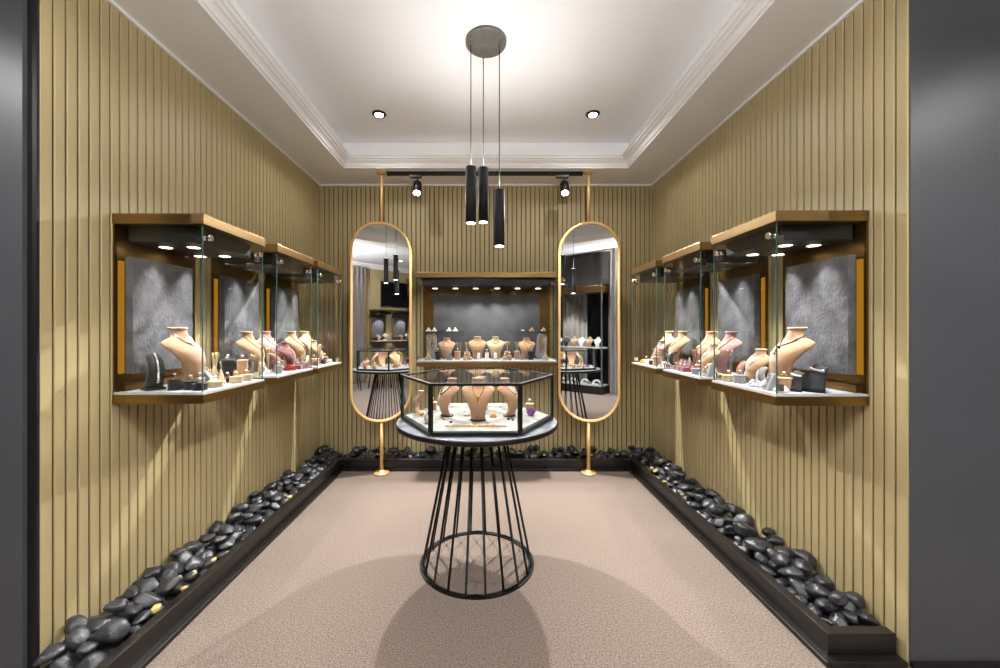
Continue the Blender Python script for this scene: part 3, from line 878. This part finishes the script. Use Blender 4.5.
into('B'); w = 'in the back cabinet'     # local v: seen from the room, +v runs to the right
V = -1                                   # rotation by -90 degrees sends local +v to world +x
V = 1
b1 = dict(s=.70)
bust(.17, -.375, 0, .70, 'brown', 'brown necklace bust second from the left board '+w, ('silver_beads', 'silver bead string on the brown bust beside the left board '+w))
bust(.17, -.085, 0, .74, 'beige', 'beige necklace bust left of the centre '+w, ('gold_short', 'gold pendant on the bust left of the centre '+w))
bust(.17, .085, 0, .74, 'cream', 'cream necklace bust right of the centre '+w, ('gold_short_beads', 'gold beads on the cream bust right of the centre '+w))
bust(.17, .377, 0, .70, 'brown', 'brown necklace bust beside the right board '+w, ('gold_beads', 'gold bead string on the brown bust beside the right board '+w))
board(.19, -.505, .235, .105, 'grey', 'tall grey necklace board at the left end '+w, .2, .10)
board(.19, .505, .235, .105, 'grey', 'tall grey necklace board at the right end '+w, .2, -.10)
pyramid(.30, -.53, .075, 'cream', 'cream triangle stand at the left end '+w)
pyramid(.30, .535, .075, 'cream', 'cream triangle stand at the right end '+w)
pyramid(.29, -.335, .070, 'grey', 'grey triangle stand before the left brown bust '+w)
pyramid(.29, .325, .070, 'grey', 'grey triangle stand before the right brown bust '+w)
cone(.26, -.445, .078, 'black', 'black ring cone before the left grey board '+w)
cone(.26, .405, .078, 'black', 'black ring cone before the right brown bust '+w)
pot(.22, -.268, .075, .027, 'brown', 'brown ring pot first from the left '+w)
pot(.22, -.182, .070, .027, 'brown', 'brown ring pot second from the left '+w)
pot(.22, .192, .070, .027, 'beige', 'beige ring pot under the gold bangles '+w, None)
pot(.22, .285, .075, .027, 'beige', 'beige ring pot beside the right grey triangle '+w, None)
fork(.15, -.262, 0, .155, 'beige', 'two armed earring stand behind the first brown pot '+w)
fork(.15, -.178, 0, .155, 'beige', 'two armed earring stand behind the second brown pot '+w)
tbar(.22, .192, .070, .095, 'cream', 'small bracelet tower on the beige pot '+w)
fork(.22, .285, .075, .090, 'cream', 'two armed earring stand on the beige pot '+w)
pot(.30, -.195, .036, .018, 'cream', 'small cream ring pot, first of the front row '+w)
pot(.30, -.150, .030, .018, 'cream', 'small cream ring pot, second of the front row '+w)
pot(.30, .165, .036, .018, 'cream', 'small cream ring pot, third of the front row '+w)
pot(.30, .210, .042, .018, 'brown', 'small brown ring pot in the front row '+w)
pot(.29, .003, .072, .017, 'white', 'slim white ring pot at the centre '+w, ('silver', 'gem_white'))
crescent(.30, -.072, 0, .50, 'white', 'small white bracelet stand left of the white pot '+w, 'silver')
crescent(.30, .080, 0, .50, 'white', 'small white bracelet stand right of the white pot '+w, 'silver')
CTX['Z'] = .311
for v, vel, lab in ((-.55, 'white', 'white earring tent at the far left of the left glass shelf'), (-.495, 'white', 'white earring tent second on the left glass shelf'),
                    (-.355, 'white', 'white earring tent third on the left glass shelf'), (-.295, 'white', 'white earring tent at the inner end of the left glass shelf'),
                    (.43, 'beige', 'beige earring tent on the right glass shelf'), (.54, 'cream', 'cream earring tent at the end of the right glass shelf')):
    pyramid(.14, v, .036, vel, lab, w=.05)
cluster(.14, .34, .55, 'silver', 'silver', 'silver stone bracelet on the right glass shelf')
CTX['Z'] = .050

WHERE[0] = ''
# ------------------------------------------------------------------ display table and hexagonal case
TX, TY = -.05, 2.205; HT = .800
tb = thing('display_table', 'round black table on a flared cage of thin rods in the middle', 'table', (TX, TY, 0))
RB = .318; RT = .148; NR = 20
ring = []
obj('base_ring', flat_ring(RB-.030, RB, 0, .007), 'black_metal', tb)
obj('top_ring', flat_ring(RT-.03, RT+.008, HT-.040, HT-.030), 'black_metal', tb)
for i in range(NR):
    a = 2*pi*(i+.5)/NR; sgn = 1 if i % 2 else -1
    a2 = 2*pi*(i+.5+sgn*.18)/NR*1.0
    zb = .012
    p_foot = ((RB-.016)*cos(a), (RB-.016)*sin(a), zb)
    p_top = (RT*cos(a), RT*sin(a), HT-.034)
    an = 2*pi*(i+.5-sgn*.5)/NR
    p_mid = ((RB-.016)*cos(an), (RB-.016)*sin(an), zb)
    link('rod', MB().tube([p_top, p_foot, p_mid], .0062, 8).mesh('rod', [M['black_metal']]), tb)
mb = MB().lathe([(.435, HT-.030), (.443, HT-.026), (.445, HT-.020), (.445, HT-.006), (.443, HT-.004)], 96)
obj('top_board', mb, 'black_metal', tb)
obj('top_surface', MB().lathe([(.4428, HT-.004), (.442, HT-.001), (.439, HT)], 96), 'grey_marble', tb)

hx = thing('hexagonal_display_case', 'black framed hexagonal glass case standing on the round table', 'display case', (TX, TY, HT))
RH = .430; HH = .250; Z0 = .005
hexp = lambda r: [(r*cos(pi/3*i), r*sin(pi/3*i)) for i in range(6)]
def hex_ring(r0, r1, z0, z1):
    a, b = hexp(r0), hexp(r1); mb = MB()
    for i in range(6):
        j = (i+1) % 6; mb.prism([a[i], b[i], b[j], a[j]], z0, z1)
    return mb
obj('bottom_frame', hex_ring(RH-.024, RH, Z0, Z0+.016), 'black_metal', hx)
obj('top_frame', hex_ring(RH-.018, RH, HH-.012, HH), 'black_metal', hx)
for i in range(6):
    a = pi/3*i; c = RH-.010
    obj('post', MB().box(-.0085, .0085, -.0085, .0085, Z0+.016, HH-.012, 0, T(c*cos(a), c*sin(a), 0) @ R(a, 'Z')), 'black_metal', hx)
    ft = obj('foot', MB().lathe([(.012, 0), (.013, Z0-.001), (.011, Z0)], 14), 'chrome', hx, ((RH-.014)*cos(a), (RH-.014)*sin(a), 0))
obj('base_panel', MB().prism(hexp(RH-.0245), Z0, Z0+.018), 'stone_cloth', hx)
ap = (RH-.006)*cos(pi/6)
for i in range(6):
    a = pi/3*(i+.5)
    mb = pane(-.0025, .0025, -RH/2+.016, RH/2-.016, Z0+.016, HH-.012)
    mb.v = [tuple(R(a, 'Z') @ Vector((x+ap-.004, y, z))) for x, y, z in mb.v]
    obj('side_glass', mb, ['glass', 'glass_edge'], hx)
obj('top_glass', MB().prism(hexp(RH-.0182), HH-.010, HH-.003), 'glass', hx)
CTX['X'] = T(TX, TY, HT); CTX['Z'] = Z0+.018; CTX['rz'] = 0.0
w = WHERE[0] = 'in the hexagonal case'
bust(.008, -.11, -pi/2, .745, 'brown', 'largest brown necklace bust at the front '+w, ('gold', 'gold chain with drop pendants on the front bust '+w), True)
bust(-.15, -.01, -pi/2-1.0, .70, 'brown', 'brown necklace bust facing the left panes '+w, ('dark_beads', 'dark bead string on the bust facing left '+w), True)
bust(.165, -.01, -pi/2+1.0, .70, 'brown', 'brown necklace bust facing the right panes '+w, ('silver_beads', 'silver bead string on the bust facing right '+w), True)
bust(.02, .135, pi/2, .68, 'brown', 'brown necklace bust facing the back wall '+w, ('gold_beads', 'gold bead string on the bust facing the back '+w), True)
cluster(-.05, -.01, .7, 'silver', 'gem_white', 'white stone bracelet behind the front bust '+w)
cluster(.09, -.06, .55, 'gold', 'gem_orange', 'orange stone bracelet beside the front bust '+w)
def crystal(u, v, s, m, label, base='gem_white'):
    r = sc(thing('crystal_cluster', label, 'crystal', put(u, v), u*5), s)
    q = random.Random(int(abs(u)*1000)+5); mb = MB()
    for k in range(9):
        a = q.uniform(0, 2*pi); tl = q.uniform(0, .5) if k else 0; h = q.uniform(.03, .05) if k else .058
        X = T(.012*cos(a)*(k > 0), .012*sin(a)*(k > 0), .004) @ R(a, 'Z') @ R(tl, 'Y')
        mb.lathe([(.008, 0), (.0095, h*.72), (.0005, h)], 6, 0, X, False)
    obj('crystals', mb, m, r)
    obj('matrix', MB().ball((0, 0, .008), .022, 10, 0, (1, .85, .40)), base, r)
crystal(.30, -.02, .78, 'gem_purple', 'purple amethyst cluster at the right '+w, 'gem_purple')
crystal(-.245, -.185, 1.15, 'gem_rose', 'pale pink crystal cluster near the front left pane '+w, 'gem_rose')
def lump(u, v, s, m, label, name='polished_stone'):
    me = _cache.get(('lump', m))
    if not me:
        me = PEB[3].copy(); me.materials[0] = M[m]; _cache[('lump', m)] = me
    o = bpy.data.objects.new(name, me); COL.objects.link(o); o.scale = (s, s*.8, s*.6); o.location = put(u, v, s*.50); o.rotation_euler = (0, 0, u*11)
    tag(o, label, 'stone')
lump(-.31, -.01, .020, 'gem_orange', 'flat amber coloured stone at the left post '+w)
lump(-.25, -.03, .016, 'gem_rose', 'small pink stone left of the busts '+w)
lump(.235, -.11, .015, 'velvet_cream', 'pale flat stone by the right pane '+w)
lump(.17, -.12, .012, 'dark_beads', 'dark polished stone near the right front post '+w)
lump(-.17, -.12, .011, 'gem_orange', 'tiny amber stone before the left bust '+w)
lump(-.13, -.19, .010, 'dark_beads', 'tiny dark stone beside the pink crystals '+w)
pot(.31, .13, .040, .024, 'brown', 'brown ring pot at the back right '+w, ('silver', 'gem_white'))
pot(.22, .20, .050, .026, 'brown', 'brown ring pot at the back right pane '+w)
pot(-.27, .15, .045, .026, 'beige', 'beige ring pot at the back left '+w)
bust(-.33, .05, pi*.9, .45, 'beige', 'tiny beige bust beside the left post '+w, None)
for k in range(3): lump(.185+.003*k, -.03-.055*k, .009+.001*k, 'velvet_black', ['black stud by the right bust ', 'second black stud by the front post ', 'third black stud at the front post '][k]+w)
# gold link bracelet laid straight along the front edge
g = thing('link_bracelet', 'gold link bracelet laid straight along the front pane '+w, 'bracelet', put(.0, -.275, .0))
mb = MB(); q = random.Random(4)
for i in range(26):
    x = -.145+.29*i/25; mb.torus(.0062, .0018, 12, 5, 0, T(x, q.uniform(-.002, .002), .0035) @ R((i % 2)*.9, 'X') @ Matrix.Diagonal((1.15, .8, 1, 1)))
obj('links', mb, 'gold', g)
g = thing('chain_necklace', 'thin gold chain lying behind the link bracelet '+w, 'necklace', put(.0, -.245, .0))
obj('chain', MB().tube([(-.11+.22*i/20, .004*sin(i*.9), .002) for i in range(21)], .0018, 6), 'gold', g)

WHERE[0] = ''
# ------------------------------------------------------------------ oval mirrors on poles
def oval(w, h, n=18):
    r = w/2; pts = []
    for i in range(n+1): a = pi*i/n; pts.append((r*cos(a), h/2-r+r*sin(a)))
    for i in range(n+1): a = pi+pi*i/n; pts.append((r*cos(a), -h/2+r+r*sin(a)))
    return pts
WM, HM = .545, 1.81; ZM = 1.372
def make_mirror(label, x, y, ang):
    r = thing('standing_mirror', label, 'mirror', (x, y, 0), ang, 'oval mirrors on gold poles')
    # local: mirror faces -y
    o = oval(WM, HM); L = len(o)
    mb = MB(); vs = []; fs = []
    sect = [(-.013, -.014), (-.013, .014), (.004, .014), (.009, .010), (.009, -.010), (.004, -.014)]
    sect = [(-.022, -.014), (-.004, -.020), (.0, -.016), (.0, .014), (-.022, .014)]
    nrm = []
    for i in range(L):
        a, b = Vector(o[i-1]), Vector(o[(i+1) % L]); t = (b-a).normalized(); nrm.append(Vector((t.y, -t.x)))
    K = len(sect)
    for i in range(L):
        for dr, dy in sect:
            p = Vector(o[i])+nrm[i]*dr; vs.append((p.x, dy, ZM+p.y))
    for i in range(L):
        j = (i+1) % L
        for k in range(K): fs.append((i*K+k, i*K+(k+1) % K, j*K+(k+1) % K, j*K+k))
    mb.add(vs, fs, 0, False)
    obj('frame', mb, 'gold_paint', r, bevel=.003)
    oi = oval(WM-.04, HM-.04)
    mg = MB(); n = len(oi)
    mg.add([(x_, -.004, ZM+z_) for x_, z_ in oi]+[(x_, .008, ZM+z_) for x_, z_ in oi],
           [tuple(range(n)), tuple(range(2*n-1, n-1, -1))]+[(i, n+i, n+(i+1) % n, (i+1) % n) for i in range(n)], 0)
    obj('mirror_glass', mg, 'mirror', r)
    obj('lower_pole', MB().cyl((0, 0, .012), (0, 0, ZM-HM/2+.002), .016), 'gold_paint', r)
    obj('upper_pole', MB().cyl((0, 0, ZM+HM/2-.002), (0, 0, ZC-.010), .0125), 'gold_paint', r)
    obj('floor_flange', MB().lathe([(.068, 0), (.070, .008), (.066, .016), (.030, .020), (.022, .034), (.0162, .036)], 28), 'gold_paint', r)
    obj('ceiling_flange', MB().lathe([(.0126, ZC-.022), (.030, ZC-.014), (.050, ZC-.008), (.052, ZC)], 28), 'gold_paint', r)
    return r
AL, AR = 23.0, -20.3
make_mirror('tall gold framed oval mirror on a pole left of the back cabinet', -.945, 3.548, radians(AL))
make_mirror('tall gold framed oval mirror on a pole right of the back cabinet', .928, 3.548, radians(AR))

# ------------------------------------------------------------------ track and spots
tr = thing('track_rail', 'black lighting track on the lowered ceiling between the gold poles', 'track', (0, 3.548, ZC))
obj('rail', MB().box(-.885, .865, -.016, .016, -.030, 0), 'black_metal', tr, bevel=.002)
for s in (-.885, .865): obj('end_cap', MB().box(s-.008, s+.008, -.018, .018, -.032, 0), 'black_metal', tr)
def track_spot(x, label, target):
    r = thing('track_spotlight', label, 'spotlight', (x, 3.548, ZC-.030), 0, 'track spotlights')
    obj('adapter', MB().box(-.055, .055, -.017, .017, -.024, 0), 'black_metal', r, bevel=.002)
    obj('stem', MB().cyl((.02, 0, -.024), (.02, 0, -.062), .006), 'black_metal', r)
    d = (Vector(target)-Vector((x+.02, 3.548, ZC-.13))).normalized()
    K = T(.02, 0, -.095) @ d.to_track_quat('-Z', 'Y').to_matrix().to_4x4()
    hd = obj('lamp_head', MB().lathe([(.034, -.090), (.040, -.088), (.040, .020), (.032, .038), (.012, .040)], 24, X=K), 'black_metal', r)
    obj('lens', MB().lathe([(.030, -.0918), (.030, -.0902)], 20, X=K), 'lamp_white', r)
    p = Vector((x, 3.548, ZC-.030)) + (K @ Vector((0, 0, -.100)))
    spot(p, target, 270, 104, .6, .022, (1, .98, .955))
track_spot(-.64, 'black track spotlight near the left end of the lighting track', (-.58, 2.2, .1))
track_spot(.69, 'black track spotlight near the right end of the lighting track', (.63, 2.2, .1))

# ------------------------------------------------------------------ pendant cluster
PX, PY = 0.0, 2.25; ADDED_UP_W = 5
pd = thing('pendant_lamp', 'three black cylinder pendants on cords from a round steel canopy', 'pendant lamp', (PX, PY, ZR))
obj('canopy', MB().lathe([(.113, -.022), (.116, -.018), (.116, 0)], 40), 'steel', pd)
obj('screw', MB().ball((0, 0, -.024), .008, 10), 'chrome', pd)
for (x, y, ztop, h, d) in ((-.086, -.02, 2.227, .318, 2.25), (-.016, .095, 2.269, .323, 2.3), (.076, -.02, 2.096, .318, 2.25)):
    obj('cord', MB().cyl((x, y, -.020), (x, y, ztop-ZR), .0026, n=8), 'black_matte', pd)
    obj('cord_grip', MB().lathe([(.005, -.036), (.009, -.030), (.009, -.022)], 12), 'steel', pd, (x, y, 0))
    sh = obj('shade', MB().lathe([(.0285, ztop-h), (.030, ztop-h+.001), (.030, ztop-.001), (.027, ztop)], 28), 'black_matte', pd, (x, y, -ZR))
    obj('lens', MB().lathe([(.024, ztop-h-.0030), (.024, ztop-h-.0005)], 20), 'lamp_soft', sh)
    obj('added_upper_lens', MB().lathe([(.022, ztop+.0005), (.022, ztop+.002)], 20), 'lamp_soft', sh)  # lens added for the extra upward lamp
    spot((PX+x, PY+y, ztop-h-.012), (PX+x, PY+y, 0), 7, 95, .8, .022, (1, .98, .955))
    spot((PX+x+.012, PY+y, ztop+.012), (PX+x+.012, PY+y, 3), ADDED_UP_W, 140, .75, .022, (1, .98, .96))  # upward lamp added to each shade to brighten the tray ceiling

# downlights in the tray and the shop ceiling
def downlight(x, y, z, label, watts, ang=120, group=None, proto=[None]):
    if proto[0] is None:
        r = thing('downlight', label, 'downlight', (x, y, z), 0, group); proto[0] = r
        obj('trim_ring', MB().lathe([(.034, -.010), (.046, -.010), (.052, -.006), (.054, 0)], 28), 'black_metal', r)
        obj('lens', MB().lathe([(.030, -.0125), (.032, -.0102)], 20), 'lamp_white', r)
    else: dup(proto[0], (x, y, z), 0, label, group)
    spot((x, y, z-.02), (x, y, 0), watts, ang, .5, .02, (1, .98, .955))
downlight(-.82, 3.01, ZR, 'recessed downlight in the tray ceiling above the left mirror', 14, 150, 'recessed downlights')
downlight(.82, 3.01, ZR, 'recessed downlight in the tray ceiling above the right mirror', 14, 150, 'recessed downlights')
downlight(-.82, 1.35, ZR, 'recessed downlight in the tray ceiling nearest the left return wall', 16, 140, 'recessed downlights')
downlight(.82, 1.35, ZR, 'recessed downlight in the tray ceiling nearest the right return wall', 16, 140, 'recessed downlights')

# ------------------------------------------------------------------ the shop behind the camera (seen in the mirrors)
mb = slat_wall(4.4-2.10, ZR)
struct('wall_rear_right', mb, ['slat', 'slat_gap'], loc=(4.4, YREAR, 0), rz=0).rotation_euler = (0, 0, pi/2)
struct('wall_rear', MB().box(.3, 2.10, YREAR-.1, YREAR, 0, ZR), 'charcoal')
struct('wall_shop_right', MB().box(4.4, 4.5, -2.4, 1.5, 0, ZR), 'charcoal')
struct('wall_shop_left', MB().box(-4.5, -4.4, -1.3, 1.42, 0, ZR), 'charcoal')
struct('wall_return', MB().box(.2, .3, -2.4, -1.2, 0, ZR), 'charcoal')
struct('trim_4', moulding([(0, ZR-.11), (.02, ZR-.11), (.03, ZR-.08), (.07, ZR-.05), (.10, ZR-.02), (.10, ZR), (0, ZR)], .3, 4.4, YREAR, .7), 'ceiling')
# amber light strip beside the rear slats
ls = thing('light_strip', 'vertical amber light strip beside the curtain on the rear wall', 'light', (2.14, YREAR, 0))
obj('channel', MB().box(-.03, .03, .001, .012, .1, 2.7), 'bronze', ls); obj('diffuser', MB().box(-.018, .018, .012, .018, .12, 2.68), 'amber_led', ls)
# television
tv = thing('television', 'black flat television on the rear slatted wall above the cabinets', 'television', (3.10, YREAR, 2.24))
obj('casing', MB().box(-.56, .56, .012, .05, -.32, .32), 'black_box', tv, bevel=.004)
obj('screen', MB().box(-.545, .545, .050, .052, -.30, .305), 'screen', tv)
obj('wall_bracket', MB().box(-.2, .2, .0005, .012, -.15, .15), 'black_metal', tv)
# jewellery in the two rear cabinets
for k, (x, ph) in enumerate(REAR):
    CTX['X'] = T(x, YREAR, ZB) @ R(pi/2, 'Z'); CTX['Z'] = .05; CTX['rz'] = pi/2
    w = WHERE[0] = 'in the rear wall cabinet '+('next to the amber strip' if k == 0 else 'farther from the strip')
    bust(.2, -.12, .2, .7, 'cream', 'small cream bust '+w); bust(.2, .10, -.2, .62, 'beige', 'small beige bust '+w)
    cluster(.30, -.02, 1.1, 'gold', 'gem_white' if k == 0 else 'gem_red', 'stone bracelet on the plate '+w)
    pot(.30, .13, .04, .03, 'cream', 'cream ring pot '+w); pot(.31, -.15, .03, .03, 'brown', 'brown ring pot '+w)
WHERE[0] = ''
# curtains
def curtain(x0, x1, y, z0, z1, name, label, m, pitch=.11, amp=.035):
    n = max(8, int((x1-x0)/pitch*8)); vs = []; fs = []
    for i in range(n+1):
        x = x0+(x1-x0)*i/n; a = 2*pi*(x-x0)/pitch
        yy = amp*(sin(a)+.25*sin(2.3*a+1))
        for z, k in ((z0, 1.0), ((z0+z1)/2, .9), (z1, .7)): vs.append((x-(x0+x1)/2, yy*k, z-z0))
    N = len(vs)
    vs += [(x, y_-.006, z) for x, y_, z in vs]
    for i in range(n):
        for k in range(2):
            q = (i*3+k, (i+1)*3+k, (i+1)*3+k+1, i*3+k+1); fs.append(q[::-1]); fs.append(tuple(N+j for j in q))
    o = obj(name, MB().add(vs, fs, 0, True), m, None, ((x0+x1)/2, y, z0))
    return tag(o, label, 'curtain')
curtain(1.22, 1.70, YREAR+.12, .01, ZR-.12, 'curtain', 'dark pleated curtain at the rear wall beside the amber strip', 'curtain_dark')
curtain(1.72, 2.06, YREAR+.12, .01, ZR-.12, 'curtain', 'grey pleated curtain at the rear wall beside the amber strip', 'curtain_grey')
YS = -1.15
curtain(-.74, -.36, YS+.30, .01, ZR-.005, 'curtain', 'grey floor length curtain at the shop window edge', 'curtain_grey', .10)
curtain(-1.95, -1.35, YS+.08, .01, 2.24, 'curtain', 'pale grey sheer curtain hanging behind the glass showcase', 'curtain_grey', .12, .02)
curtain(-2.6, -.78, YS+.10, 2.26, ZR-.005, 'valance', 'dark pleated valance across the shop window', 'curtain_dark', .30, .02)
struct('wall_rear_left', MB().box(-4.5, -2.7, YS-.1, YS, 0, ZR).box(-.7, .25, YS-.1, YS, 0, ZR).box(-2.7, -.7, YS-.1, YS, 2.7, ZR), 'charcoal')
mb = MB()
for x in (-2.7, -2.02, -1.36, -.73): mb.box(x, x+.03, YS-.06, YS-.02, 0, 2.7, 0)
mb.box(-2.7, -.7, YS-.06, YS-.02, 0, .04).box(-2.7, -.7, YS-.06, YS-.02, 2.66, 2.7)
w1 = struct('window_1', mb, 'black_metal')
obj('glass_pane', pane(-2.67, -.73, YS-.045, YS-.037, .04, 2.66), ['glass', 'glass_edge'], w1)
struct('wall_outside', MB().box(-3.2, -.2, YS-.9, YS-.85, 0, ZR), 'night')  # dark sheet painted to stand in for the night outside
# glass showcase with a brass header and two shelves of busts
sx0, sx1, sy0, sy1 = -2.0, -.80, -.98, -.60
vc = thing('glass_showcase', 'tall glass showcase with brass header in front of the shop window', 'display cabinet', ((sx0+sx1)/2, (sy0+sy1)/2, 0))
a, b = (sx1-sx0)/2, (sy1-sy0)/2
obj('plinth', MB().box(-a, a, -b, b, 0, .16), 'black_box', vc, bevel=.003)
obj('header', MB().box(-a, a, -b, b, 2.06, 2.20), 'brass', vc, bevel=.003)
for sx in (-1, 1):
    for sy in (-1, 1): obj('post', MB().box(sx*(a-.012)-.012, sx*(a-.012)+.012, sy*(b-.012)-.012, sy*(b-.012)+.012, .16, 2.06), 'steel', vc)
obj('shelf', MB().box(-a+.024, a-.024, -b+.024, b-.024, .92, .945), 'plate', vc)
obj('shelf', MB().box(-a+.024, a-.024, -b+.024, b-.024, .161, .18), 'plate', vc)
obj('front_glass', pane(-a+.024, a-.024, b-.016, b-.008, .16, 2.06), ['glass', 'glass_edge'], vc)
CTX['X'] = T((sx0+sx1)/2, (sy0+sy1)/2, 0); CTX['Z'] = .945; CTX['rz'] = pi/2; WHERE[0] = 'in the glass showcase'
for k, v in enumerate((-.46, -.28, -.10, .08, .26, .44)):
    nm = ['first', 'second', 'third', 'fourth', 'fifth', 'sixth'][k]
    CTX['X'] = T((sx0+sx1)/2, (sy0+sy1)/2, 0)
    vel = ('white', 'black', 'brown', 'white', 'brown', 'white')[k]
    bust(v, .02, 0, .72, vel, '%s bust, %s from the showcase window side, upper shelf' % (vel, nm), None, cap='white')
CTX['Z'] = .18
for k, v in enumerate((-.42, -.14, .14, .40)):
    arch_plate(v, .0, 0, .10, 'white', 'white arch stand, %s on the lower showcase shelf' % ['first', 'second', 'third', 'fourth'][k])
    cluster(v+.12, .06, 1.6, 'silver', 'silver', 'silver stone bracelet, %s on the lower showcase shelf' % ['first', 'second', 'third', 'fourth'][k])
spot(((sx0+sx1)/2-.3, (sy0+sy1)/2+.05, 2.04), ((sx0+sx1)/2-.3, (sy0+sy1)/2+.05, 0), 40, 80, .5, .03)
spot(((sx0+sx1)/2+.3, (sy0+sy1)/2+.05, 2.04), ((sx0+sx1)/2+.3, (sy0+sy1)/2+.05, 0), 40, 80, .5, .03)
WHERE[0] = ''
# a round table and two chairs in the shop
ct = thing('coffee_table', 'dark round table on splayed legs in front of the rear cabinets', 'table', (1.85, -1.15, 0))
obj('table_top', MB().lathe([(.30, .47), (.32, .48), (.32, .492), (.315, .497)], 40), 'desk_top', ct)
for k in range(4):
    an = pi/4+k*pi/2; obj('leg', MB().cyl((.26*cos(an), .26*sin(an), 0), (.2*cos(an), .2*sin(an), .472), .011, .016, 10), 'black_metal', ct)
def chair(x, y, rz, label):
    r = thing('dining_chair', label, 'chair', (x, y, 0), rz, 'chairs by the rear cabinets')
    obj('seat', MB().box(-.22, .22, -.21, .21, .42, .48), 'chair_fabric', r, bevel=.02)
    n = 10; mb = MB(); vs = []; fs = []
    for i in range(n+1):
        t = -1+2*i/n; yy = -.20-.03*(1-t*t)
        vs += [(.22*t, yy+.02, .47), (.22*t, yy-.07+.02, .84), (.22*t, yy-.07-.02, .84), (.22*t, yy-.02, .47)]
    for i in range(n):
        for k in range(4): fs.append((i*4+k, i*4+(k+1) % 4, (i+1)*4+(k+1) % 4, (i+1)*4+k))
    fs += [(0, 3, 2, 1), (n*4, n*4+1, n*4+2, n*4+3)]
    obj('backrest', mb.add(vs, fs, 0, False), 'chair_fabric', r, bevel=.01)
    for sx in (-1, 1):
        for sy in (-1, 1): obj('leg', MB().cyl((sx*.23, sy*.22, 0), (sx*.18, sy*.17, .43), .010, .016, 10), 'black_metal', r)
chair(1.22, -1.36, -1.2, 'grey upholstered chair on the curtain side of the round table')
chair(2.38, -.72, 2.2, 'grey upholstered chair on the far side of the round table')
# shop ceiling lamps
for i, (x, y, lab) in enumerate(((-1.2, .1, 'recessed downlight in the shop ceiling by the showcase'), (1.2, .1, 'recessed downlight in the shop ceiling by the right return wall'),
                                 (2.5, -1.3, 'recessed downlight in the shop ceiling before the television'), (1.2, -1.3, 'recessed downlight in the shop ceiling before the curtains'),
                                 (-3.0, .3, 'recessed downlight in the shop ceiling far along the left side'), (3.2, .2, 'recessed downlight in the shop ceiling far along the right side'))):
    downlight(x, y, ZR, lab, 28 if y < -1 else 85, 150, 'recessed downlights')
# added bowl lamp, out of view, hung to brighten the ceiling
fl = thing('added_bowl_lamp', 'wide hanging bowl lamp throwing light on the shop ceiling', 'pendant lamp', (.15, -.75, 2.22))
obj('bowl', MB().lathe([(.02, -.13), (.12, -.115), (.20, -.07), (.25, 0), (.243, 0), (.195, -.062), (.118, -.107), (.02, -.122)], 48), 'steel', fl)
obj('rod', MB().cyl((0, 0, -.122), (0, 0, ZR-2.22), .008), 'steel', fl)
obj('bulb', MB().ball((.05, 0, -.06), .03, 12), 'lamp_soft', fl)
pl = bpy.data.lights.new('added_bowl_light', 'POINT'); pl.energy = 250; pl.shadow_soft_size = .05; pl.color = (1, .98, .96)
plo = bpy.data.objects.new('added_bowl_light', pl); COL.objects.link(plo); plo.location = (.15, -.75, 2.195)

# ------------------------------------------------------------------ world, camera, view
wd = bpy.data.worlds.new('world'); S.world = wd; wd.use_nodes = True
bg = wd.node_tree.nodes['Background']; bg.inputs[0].default_value = (.012, .012, .014, 1); bg.inputs[1].default_value = 1.0
cam = bpy.data.cameras.new('camera'); co = bpy.data.objects.new('camera', cam); COL.objects.link(co)
co.location = (0, 0, 1.3); co.rotation_euler = (pi/2, 0, 0)
cam.sensor_fit = 'HORIZONTAL'; cam.sensor_width = 36; cam.lens = F/1000*36
cam.shift_x = (500-486)/1000; cam.shift_y = (330-334)/1000
cam.clip_start = .02; cam.clip_end = 60
S.camera = co
vs_ = S.view_settings; S.display_settings.display_device = 'sRGB'
vs_.view_transform = 'Standard'; vs_.look = 'None'; vs_.gamma = 1.0; vs_.use_curve_mapping = False
vs_.exposure = 0.5
cy = S.cycles
cy.max_bounces = 12; cy.diffuse_bounces = 5; cy.glossy_bounces = 5; cy.transparent_max_bounces = 24; cy.transmission_bounces = 6
cy.caustics_reflective = False; cy.caustics_refractive = False; cy.sample_clamp_indirect = 6.0
cy.use_denoising = True
try: cy.use_light_tree = True
except Exception: pass
